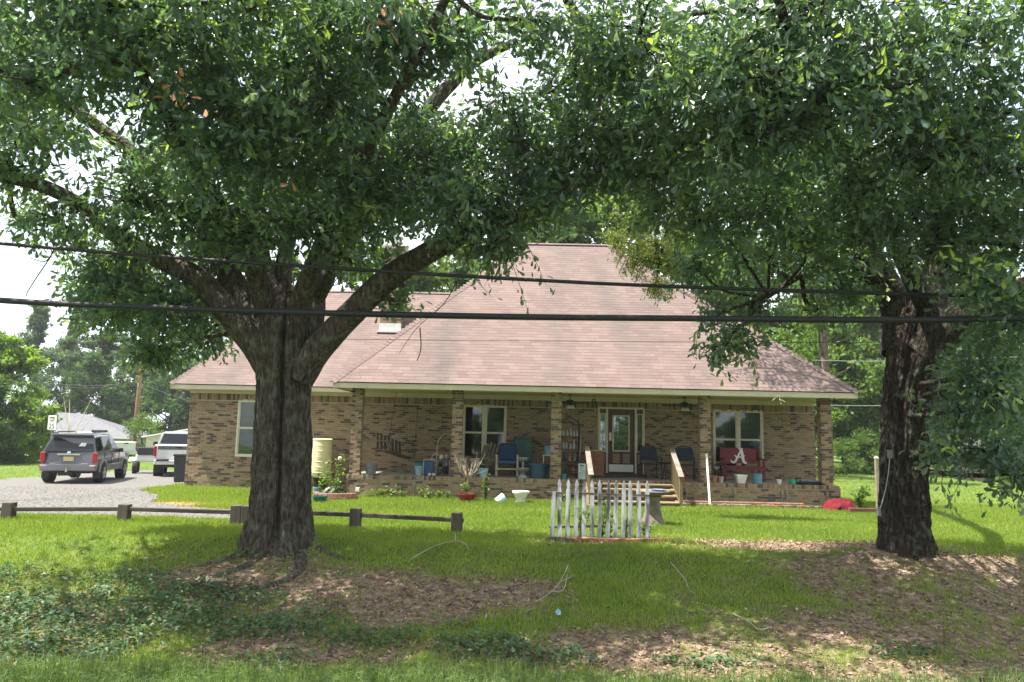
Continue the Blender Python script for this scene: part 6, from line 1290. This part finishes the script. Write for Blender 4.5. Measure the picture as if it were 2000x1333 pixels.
for lb, pl, r_ in (('forked dry branch lying on the bank below the picket fence', [[(1045, 1185), (1075, 1165), (1095, 1145), (1110, 1112)], [(1075, 1165), (1100, 1160), (1108, 1130)], [(1095, 1145), (1120, 1135)]], .014), ('bent dry branch lying left of the picket fence', [[(800, 1100), (850, 1075), (890, 1063), (910, 1072), (915, 1085)], [(890, 1063), (888, 1050)]], .012), ('crooked pale stick lying on the bank at the right', [[(1433, 1208), (1460, 1224), (1482, 1238), (1508, 1234)]], .016), ('short pale twig on the grass right of the forked branch', [[(1310, 1105), (1338, 1140), (1345, 1162), (1358, 1170)]], .01), ('dry twig on the brown ground near the right oak', [[(1905, 1150), (1940, 1168), (1968, 1184)]], .01)):
    c0 = fpos(*pl[0][0]); o = empty('fallen_branch', lb, 'branch', c0, group='fallen branches on the bank')
    for i, s_ in enumerate(pl):
        rows = [fpos(*c)-c0 for c in s_]; rows = [(r[0], r[1], r[2]+.045+.03*random.random(), r_*.7*(1-.6*j/len(rows))) for j, r in enumerate(rows)]
        pth = smooth_path(rows, 14); v, f = bark_tube(pth, 6, ridge=.1); link('stick' if i == 0 else 'twig', npmesh('stick', v, f, smooth=True), mat('dry_stick', (.32, .28, .225), .9, .25), o)
for px, py, lb, mt_ in ((1090, 1207, 'small blue and white scrap of litter on the bank', mat('litter_blue', (.25, .5, .75), .5, .5, 30, 0, col2=(.8, .8, .8))), (65, 1275, 'crumpled white scrap of litter in the ivy', mat('litter_white', (.7, .7, .68), .6, .1))):
    c0 = fpos(px, py); me = npmesh('litter', np.array([(-.04, -.02, 0), (.04, -.03, 0), (.05, .02, .05), (0, .01, .10), (-.05, .03, .04), (.0, -.03, .06)])*.75, [np.array([[0, 1, 5], [1, 2, 5], [5, 2, 3], [5, 3, 4], [0, 5, 4]])]); prop(link('litter', me, mt_, None, c0+Vector((0, 0, .04))), lb, 'litter')

# ================================================================ vehicles
TYRE = mat('tyre_rubber', (.02, .02, .02), .85, .2, 20, .2); ALLOY = mat('alloy', (.48, .48, .48), .35, .1, metal=.7); CGLASS = mat('car_glass', (.012, .016, .018), .06, .1, spec=.35, bump=0); REDL = mat('tail_light', (.35, .012, .015), .15, .1, spec=.7, bump=0); PLATE = mat('licence_plate', (.55, .45, .22), .5, .2, 30, 0); CHROME = mat('chrome', (.6, .6, .6), .15, .05, metal=.9, bump=0); BLKP = mat('black_plastic', (.025, .025, .027), .6, .2)
def paint(name, c, rough=.28):
    mt = mat(name, c, rough, .06, 2, 0, spec=.6); mt.node_tree.nodes['Principled BSDF'].inputs['Coat Weight'].default_value = .6; return mt
def loft(rings, name, mt, parent, smooth=True):
    n = len(rings[0]); full = []
    for r in rings: full.append([(x, y, z) for x, y, z in r]+[(-x, y, z) for x, y, z in r[::-1] if x > 1e-4])
    k = len(full[0]); mb = MB(); vs = [v for r in full for v in r]; fs = []
    for i in range(len(full)-1):
        for j in range(k): fs.append((i*k+j, (i+1)*k+j, (i+1)*k+(j+1) % k, i*k+(j+1) % k))
    fs.append(tuple(range(k))); fs.append(tuple((len(full)-1)*k+j for j in range(k))[::-1]); mb.add(vs, fs)
    o = mb.build(name, mt, parent)
    if smooth:
        for p in o.data.polygons: p.use_smooth = True
        try: o.data.set_sharp_from_angle(angle=R(32))
        except Exception: pass
    return o
def wheel(par, x, y, r, wd, sgn):
    w_ = empty('wheel', None, None, (x, y, r)); w_.parent = par
    t = MB().tube([(-wd/2, 0, 0), (-wd/2+.03, 0, 0), (wd/2-.03, 0, 0), (wd/2, 0, 0)], [r*.92, r, r, r*.92], 28).build('tyre', TYRE, w_, smooth=True)
    MB().tube([(sgn*(wd/2-.004), 0, 0), (sgn*(wd/2+.006), 0, 0)], [r*.66, r*.62], 24).build('rim', BLKP, w_, smooth=True)
    s = MB()
    for k in range(6): a = k*PI/3; s.bar((sgn*(wd/2+.012), 0, 0), (sgn*(wd/2+.010), r*.60*math.cos(a), r*.60*math.sin(a)), .09, .016, up=(1, 0, 0))
    s.tube([(sgn*(wd/2), 0, 0), (sgn*(wd/2+.03), 0, 0)], r*.17, 14); s.build('spokes', ALLOY, w_)
    return w_
def quadpatch(a, b, c, d, ins, off, name, mt, par):
    """pane in the quad a,b,c,d (corners in order), inset and lifted along its normal"""
    a, b, c, d = [Vector(v) for v in (a, b, c, d)]; m_ = (a+b+c+d)/4; nn = (b-a).cross(d-a).normalized()
    vs = []
    for v in (a, b, c, d):
        e = m_-v; vs.append(v+e*min(.6, ins/e.length)+nn*off)
    vs += [v-nn*.02 for v in vs]
    return MB().add(vs, [(0, 1, 2, 3), (7, 6, 5, 4), (0, 4, 5, 1), (1, 5, 6, 2), (2, 6, 7, 3), (3, 7, 4, 0)]).build(name, mt, par)

# ---------------- grey sport utility vehicle, seen from behind
sg = P(130, 941, 27.6); suv = empty('suv', 'dark grey sport utility vehicle parked tail-on in the gravel drive', 'car', (sg.x, 27.6, gz(sg.x, 27.6)+.012), R(13.5))
GREY = paint('grey_paint', (.06, .062, .07)); CLAD = paint('silver_cladding', (.17, .17, .18), .4)
rg_ = [[(0, .02, .52), (.80, .02, .52), (.89, .05, .64), (.915, .04, .95), (.88, .02, 1.12), (.70, .30, 1.64), (.61, .32, 1.71), (0, .30, 1.74)],
       [(0, .8, .42), (.84, .8, .42), (.92, .8, .62), (.945, .8, .95), (.91, .8, 1.14), (.73, .86, 1.69), (.63, .86, 1.76), (0, .86, 1.79)],
       [(0, 2.0, .40), (.84, 2.0, .40), (.92, 2.0, .62), (.945, 2.0, .95), (.91, 2.0, 1.13), (.73, 1.9, 1.71), (.63, 1.9, 1.78), (0, 1.9, 1.81)],
       [(0, 2.95, .40), (.84, 2.95, .40), (.92, 2.95, .62), (.945, 2.95, .95), (.91, 2.95, 1.12), (.70, 2.55, 1.69), (.60, 2.5, 1.75), (0, 2.42, 1.78)],
       [(0, 3.55, .42), (.84, 3.55, .42), (.92, 3.55, .62), (.945, 3.55, .92), (.90, 3.5, 1.10), (.80, 3.35, 1.12), (.60, 3.38, 1.14), (0, 3.40, 1.16)],
       [(0, 4.45, .45), (.82, 4.45, .45), (.90, 4.45, .62), (.92, 4.45, .88), (.87, 4.45, .99), (.76, 4.45, 1.03), (.6, 4.45, 1.06), (0, 4.45, 1.08)],
       [(0, 4.76, .5), (.72, 4.72, .5), (.80, 4.70, .62), (.82, 4.70, .82), (.78, 4.68, .90), (.70, 4.66, .94), (.5, 4.68, .96), (0, 4.74, .97)]]
loft(rg_, 'body', GREY, suv)
quadpatch((-.88, .02, 1.12), (.88, .02, 1.12), (.70, .30, 1.64), (-.70, .30, 1.64), .07, .008, 'rear_window', CGLASS, suv)
for s_ in (1, -1):
    for i, (k0, k1) in enumerate(((0, 1), (1, 2), (2, 3))):
        a, b, c, d = rg_[k0][4], rg_[k1][4], rg_[k1][5], rg_[k0][5]
        q = [(s_*v[0], v[1], v[2]) for v in (a, b, c, d)]; q = q if s_ > 0 else q[::-1]
        quadpatch(*q, .06, .008, 'side_window', CGLASS, suv)
    MB().span((s_*.92-.03, .9, .42), (s_*.92+.04, 3.1, .66)).build('door_cladding', CLAD, suv, bevel=.02)
    for yy in (.86, 1.85, 2.86): MB().span((s_*.942-.006, yy-.008, .60), (s_*.942+.008, yy+.008, 1.1)).build('door_seam', BLKP, suv)
    for yy in (1.1, 2.1): MB().span((s_*.95-.01, yy, 1.0), (s_*.95+.025, yy+.18, 1.035)).build('door_handle', CLAD, suv, bevel=.006)
    MB().bar((s_*.60, .55, 1.83), (s_*.58, 2.35, 1.85), .05, .04).build('roof_rail', BLKP, suv, bevel=.01)
    # tail lamp wraps the corner
    MB().box((s_*.845, .03, .93), (.17, .10, .36)).build('tail_light', REDL, suv, bevel=.03)
    MB().box((s_*.86, -.03, .60), (.14, .06, .10)).build('bumper_reflector', REDL, suv, bevel=.01)
    MB().box((s_*.99, 2.85, 1.16), (.18, .10, .15)).build('mirror', BLKP, suv, bevel=.03)
    for yy in (.82, 3.72):
        t = MB(); t.tube([(s_*.93, yy+.43*math.cos(a), .40+.43*math.sin(a)) for a in [PI*i/14 for i in range(15)]], .05, 8); t.build('fender_flare', CLAD, suv, smooth=True)
        MB().tube([(s_*.70, yy, .40), (s_*.949, yy, .40)], .40, 24).build('wheel_arch', BLKP, suv)
        wheel(suv, s_*.86, yy, .37, .25, s_)
MB().box((0, .06, .56), (1.84, .26, .22)).build('bumper', CLAD, suv, bevel=.05)
MB().span((-.7, -.075, .655), (.7, .08, .675)).build('bumper_step', CLAD, suv, bevel=.008)
MB().box((0, .24, 1.72), (1.34, .34, .07), Matrix.Rotation(R(-6), 3, 'X')).build('spoiler', GREY, suv, bevel=.025)
MB().span((-.38, -.025, 1.0), (.38, .03, 1.06)).build('tailgate_trim', CHROME, suv, bevel=.01)
MB().lathe([(.001, 0), (.07, .005), (.07, .02), (.001, .03)], n=18).build('badge', CHROME, suv, rot=(R(90), 0, 0), loc=(0, .0, 1.08))
MB().span((-.17, -.02, .80), (.17, .02, .96)).build('licence_plate', PLATE, suv, bevel=.004)
MB().span((-.62, -.006, .70), (-.4, .02, .73)).build('badge', CHROME, suv); MB().span((.42, -.006, .70), (.66, .02, .73)).build('badge', CHROME, suv)
MB().box((.0, -.10, .46), (.07, .16, .06)).tube([(0, -.15, .48), (0, -.15, .56)], .028, 10).build('tow_hitch', CHROME, suv)
MB().box((.0, .5, .42), (1.3, .6, .12)).build('underbody', BLKP, suv); MB().box((-.1, .22, .36), (.5, .3, .16)).build('muffler', BLKP, suv, bevel=.04)
for s_ in (-1, 1): MB().box((s_*.84, .40, .30), (.24, .02, .26)).build('mud_flap', BLKP, suv)
MB().tube([(-.05, .26, 1.215), (.35, .08, 1.16)], .012, 6).build('wiper', BLKP, suv)
MB().box((.15, 2.9, 1.87), (.5, .4, .10)).build('roof_box', BLKP, suv, bevel=.03)
MB().prism([(-.12, 0), (.10, 0), (.12, .14), (-.06, .14)], .004, Matrix.Translation((.38, .10, 1.33)) @ Matrix.Rotation(R(-29), 4, 'X')).build('sticker', WHITE, suv)

# ---------------- white pickup behind the corner of the house
def pickup(label, loc, rz, mtp, band=True):
    t = empty('pickup_truck', label, 'truck', loc, rz)
    b = MB(); b.span((-.98, .06, .72), (-.88, 1.95, 1.36)); b.span((.88, .06, .72), (.98, 1.95, 1.36)); b.span((-.88, .06, .72), (.88, 1.95, .80)); b.span((-.88, 1.85, .8), (.88, 1.95, 1.36)); o = b.build('bed', mtp, t, bevel=.015); o['kind'] = 'stuff'
    MB().span((-.86, -.0, .74), (.86, .055, 1.34)).build('tailgate', mtp, t, bevel=.02)
    if band: MB().span((-.84, -.012, 1.16), (.84, -.001, 1.32)).build('tailgate_band', mat('green_grey_band', (.10, .13, .12), .4, .1), t)
    MB().span((-.16, -.02, 1.23), (.16, -.003, 1.30)).build('tailgate_handle', BLKP, t, bevel=.006)
    rr = [[(0, 2.0, .5), (.92, 2.0, .5), (.98, 2.0, .8), (.98, 2.0, 1.32), (.84, 2.15, 1.86), (.7, 2.18, 1.92), (0, 2.18, 1.95)], [(0, 3.4, .5), (.92, 3.4, .5), (.99, 3.4, .8), (.98, 3.4, 1.30), (.84, 3.2, 1.86), (.7, 3.2, 1.93), (0, 3.2, 1.96)],
          [(0, 4.2, .5), (.92, 4.2, .5), (.99, 4.2, .8), (.97, 4.2, 1.24), (.86, 3.95, 1.27), (.7, 3.95, 1.29), (0, 3.95, 1.31)], [(0, 5.6, .55), (.86, 5.6, .55), (.94, 5.6, .8), (.92, 5.6, 1.12), (.85, 5.6, 1.17), (.7, 5.6, 1.2), (0, 5.6, 1.22)]]
    loft(rr, 'cab', mtp, t)
    quadpatch((-.98, 2.0, 1.32), (.98, 2.0, 1.32), (.84, 2.15, 1.86), (-.84, 2.15, 1.86), .10, .008, 'rear_window', CGLASS, t)
    for s_ in (1, -1):
        q = [(s_*v[0], v[1], v[2]) for v in (rr[0][3], rr[1][3], rr[1][4], rr[0][4])]; quadpatch(*(q if s_ > 0 else q[::-1]), .07, .008, 'side_window', CGLASS, t)
        MB().box((s_*.93, .05, 1.08), (.12, .10, .44)).build('tail_light', REDL, t, bevel=.02)
        MB().box((s_*1.12, 3.3, 1.35), (.2, .1, .2)).build('mirror', BLKP, t, bevel=.02)
        for yy in (1.0, 4.6): wheel(t, s_*.84, yy, .40, .27, s_); MB().tube([(s_*.6, yy, .42), (s_*.985, yy, .42)], .46, 22).build('wheel_arch', BLKP, t)
    MB().box((0, -.06, .62), (1.9, .22, .20)).build('bumper', mat('white_bumper', (.62, .62, .6), .4, .1), t, bevel=.03); MB().box((-.62, -.09, .70), (.5, .2, .05)).build('bumper_step', BLKP, t)
    MB().span((-.16, -.19, .56), (.16, -.172, .70)).build('licence_plate', PLATE, t); MB().box((0, .8, .5), (1.2, 1.6, .2)).build('frame', BLKP, t)
    return t
WPAINT = paint('white_car_paint', (.66, .66, .64))
tg = P(346, 926, 33.5); pickup('white pickup truck half hidden behind the left corner of the brick house', (tg.x, 33.5, gz(tg.x, 33.5)+.012), R(22), WPAINT)
fg = P(205, 880, 52); pickup('white pickup truck parked across the street behind the grey vehicle', (P(238, 880, 50).x, 50.5, gz(-26, 50)+.01), R(75), WPAINT, False)
fc = P(60, 880, 52); pickup('pale truck mostly hidden behind the bushes at far left', (P(120, 880, 53).x, 53, gz(-30, 53)+.01), R(80), paint('pale_grey_paint', (.30, .31, .30)), False)
# wheelie bin by the corner
bq = P(352, 930, 29.5); wb = empty('wheelie_bin', 'dark grey wheelie bin standing by the corner of the house', 'bin', (P(354, 930, 29.0).x, 29.0, gz(-12.5, 29)), R(20)); BINM = mat('bin_plastic', (.035, .04, .045), .55, .15)
MB().box((0, 0, .50), (.46, .5, .96), taper=1.22).build('body', BINM, wb, bevel=.02); MB().box((0, -.02, 1.01), (.62, .68, .07)).build('lid', BINM, wb, bevel=.02); MB().bar((-.26, .36, .98), (.26, .36, .98), .03, .03).build('handle', BINM, wb)
for s_ in (-1, 1): MB().tube([(s_*.20, .25, .1), (s_*.26, .25, .1)], .1, 16).build('wheel', TYRE, wb)
# small utility cart left of the pickup
uc = empty('utility_cart', 'small white utility cart with black tyres left of the white pickup', 'cart', (P(287, 905, 36).x, 36, gz(-17, 36)), R(22))
MB().box((0, .7, .72), (1.0, 1.3, .35)).build('body', WPAINT, uc, bevel=.06); MB().box((0, .1, 1.05), (.9, .35, .35)).build('seat', BLKP, uc, bevel=.05); MB().box((0, 1.3, .95), (.9, .1, .5)).build('front_panel', WPAINT, uc, bevel=.03)
for s_ in (-1, 1):
    for yy in (.1, 1.35): wheel(uc, s_*.5, yy, .30, .2, s_)
# ---------------- house across the street
fh = empty('far_house', 'low white house with a pale grey roof across the street', 'house', (P(128, 860, 70).x, 70, gz(-40, 70)-1.0), R(8)); PROOF = mat('pale_shingle', (.12, .12, .13), .85, .12, 3, .3, 30)
MB().span((-4.8, 0, 0), (5.2, 7, 2.5)).build('wall', mat('white_siding', (.4, .39, .35), .7, .08), fh)
MB().add([(-5.4, -.6, 2.45), (5.8, -.6, 2.45), (5.8, 7.6, 2.45), (-5.4, 7.6, 2.45), (-3.2, 3.5, 4.7), (.2, 3.5, 4.5)], [(0, 1, 5, 4), (1, 2, 5), (2, 3, 4, 5), (3, 0, 4), (3, 2, 1, 0)]).build('roof', PROOF, fh)
MB().span((-5.4, -.66, 2.3), (5.8, -.6, 2.44)).build('fascia', WHITE, fh)
for xx in (-3, .5, 3.5): MB().span((xx-.5, -.04, 1.0), (xx+.5, .02, 2.0)).build('window', CGLASS, fh)
MB().span((1.9, -.05, 0), (2.8, .02, 2.0)).build('door', DW, fh)
sh_ = empty('far_shed', 'small cream shed with a sloping roof beyond the white pickup', 'shed', (P(335, 870, 62).x, 62, gz(-27, 62)), R(5)); MB().prism([(-2, 0), (2, 0), (2, 2.3), (-2, 1.6)], 4).build('wall', mat('cream_siding', (.5, .48, .34), .7, .1), sh_); MB().add([(-2.3, -.3, 1.55), (2.3, -.3, 2.42), (2.3, 4.3, 2.42), (-2.3, 4.3, 1.55), (-2.3, -.3, 1.65), (2.3, -.3, 2.52), (2.3, 4.3, 2.52), (-2.3, 4.3, 1.65)], [(3, 2, 1, 0), (4, 5, 6, 7), (0, 1, 5, 4), (1, 2, 6, 5), (2, 3, 7, 6), (3, 0, 4, 7)]).build('roof', WHITE, sh_)
# speed limit sign
sgp = P(100, 850, 44); ss = empty('speed_limit_sign', 'white speed limit 25 sign on a post in front of the far house', 'sign', (sgp.x, 44, gz(sgp.x, 44)), R(-20)); zb = P(100, 826, 44).z-ss.location.z
MB().span((-.03, 0, 0), (.03, .04, zb+.4)).build('post', GREYP, ss); MB().span((-.32, -.02, zb-.40), (.32, -.001, zb+.42)).build('panel', WHITE, ss)
def text(s, x, z, size, par, y=-.026):
    o = link('lettering', LETTERS[s], BLACKM, par, (x, y, z), (R(90), 0, 0), (size, size, 1))
text('SPEED', 0, zb+.23, .17, ss); text('LIMIT', 0, zb+.06, .17, ss); text('25', 0, zb-.33, .42, ss)
# pale dead shrub before the far house
ds = empty('dead_shrub', 'leafless pale shrub in front of the far house roof', 'shrub', (P(135, 880, 60).x, 60, gz(-33, 60)))
for k in range(16):
    a = rng.uniform(-1.2, 1.2); L = rng.uniform(2.6, 5.0); e = (math.sin(a)*L*.75, rng.normal()*.5, math.cos(a)*L); MB().tube([(rng.normal()*.1, 0, 0), (e[0]*.35, e[1]*.3, e[2]*.5), e], [.05, .035, .012], 5).build('branch', mat('pale_branch', (.5, .44, .34), .9, .2), ds)
# dark shed and white fence line at the right
o = empty('dark_shed', 'dark low shed behind the hanging leaves at the right edge', 'shed', (PX(1990, 44, 1), 44, gz(26, 44))); MB().prism([(-2, 0), (2.5, 0), (2.5, 1.5), (-.6, 2.3), (-2, 1.5)], 3).build('wall', mat('dark_boards', (.05, .04, .035), .9, .3), o); MB().bar((-2.3, 1.4, 1.45), (-.6, 1.4, 2.42), .08, 3.6, up=(0, 1, 0)).bar((-.6, 1.4, 2.42), (2.9, 1.4, 1.45), .08, 3.6, up=(0, 1, 0)).build('roof', mat('dark_roof', (.04, .04, .04), .8, .2), o)

# ================================================================ air
hz_ = MB().span((-300, -60, -3), (300, 330, 26)); me = bpy.data.meshes.new('haze'); me.from_pydata(hz_.v, [], hz_.f)
hm = bpy.data.materials.new('humid_air'); hm.use_nodes = True; hn = hm.node_tree; hn.nodes.clear()
ho = hn.nodes.new('ShaderNodeOutputMaterial'); pv = hn.nodes.new('ShaderNodeVolumePrincipled'); pv.inputs['Color'].default_value = (.92, .96, 1, 1); pv.inputs['Density'].default_value = .0004; pv.inputs['Anisotropy'].default_value = .2
hn.links.new(pv.outputs[0], ho.inputs['Volume'])
prop(link('haze', me, hm), kind='stuff')
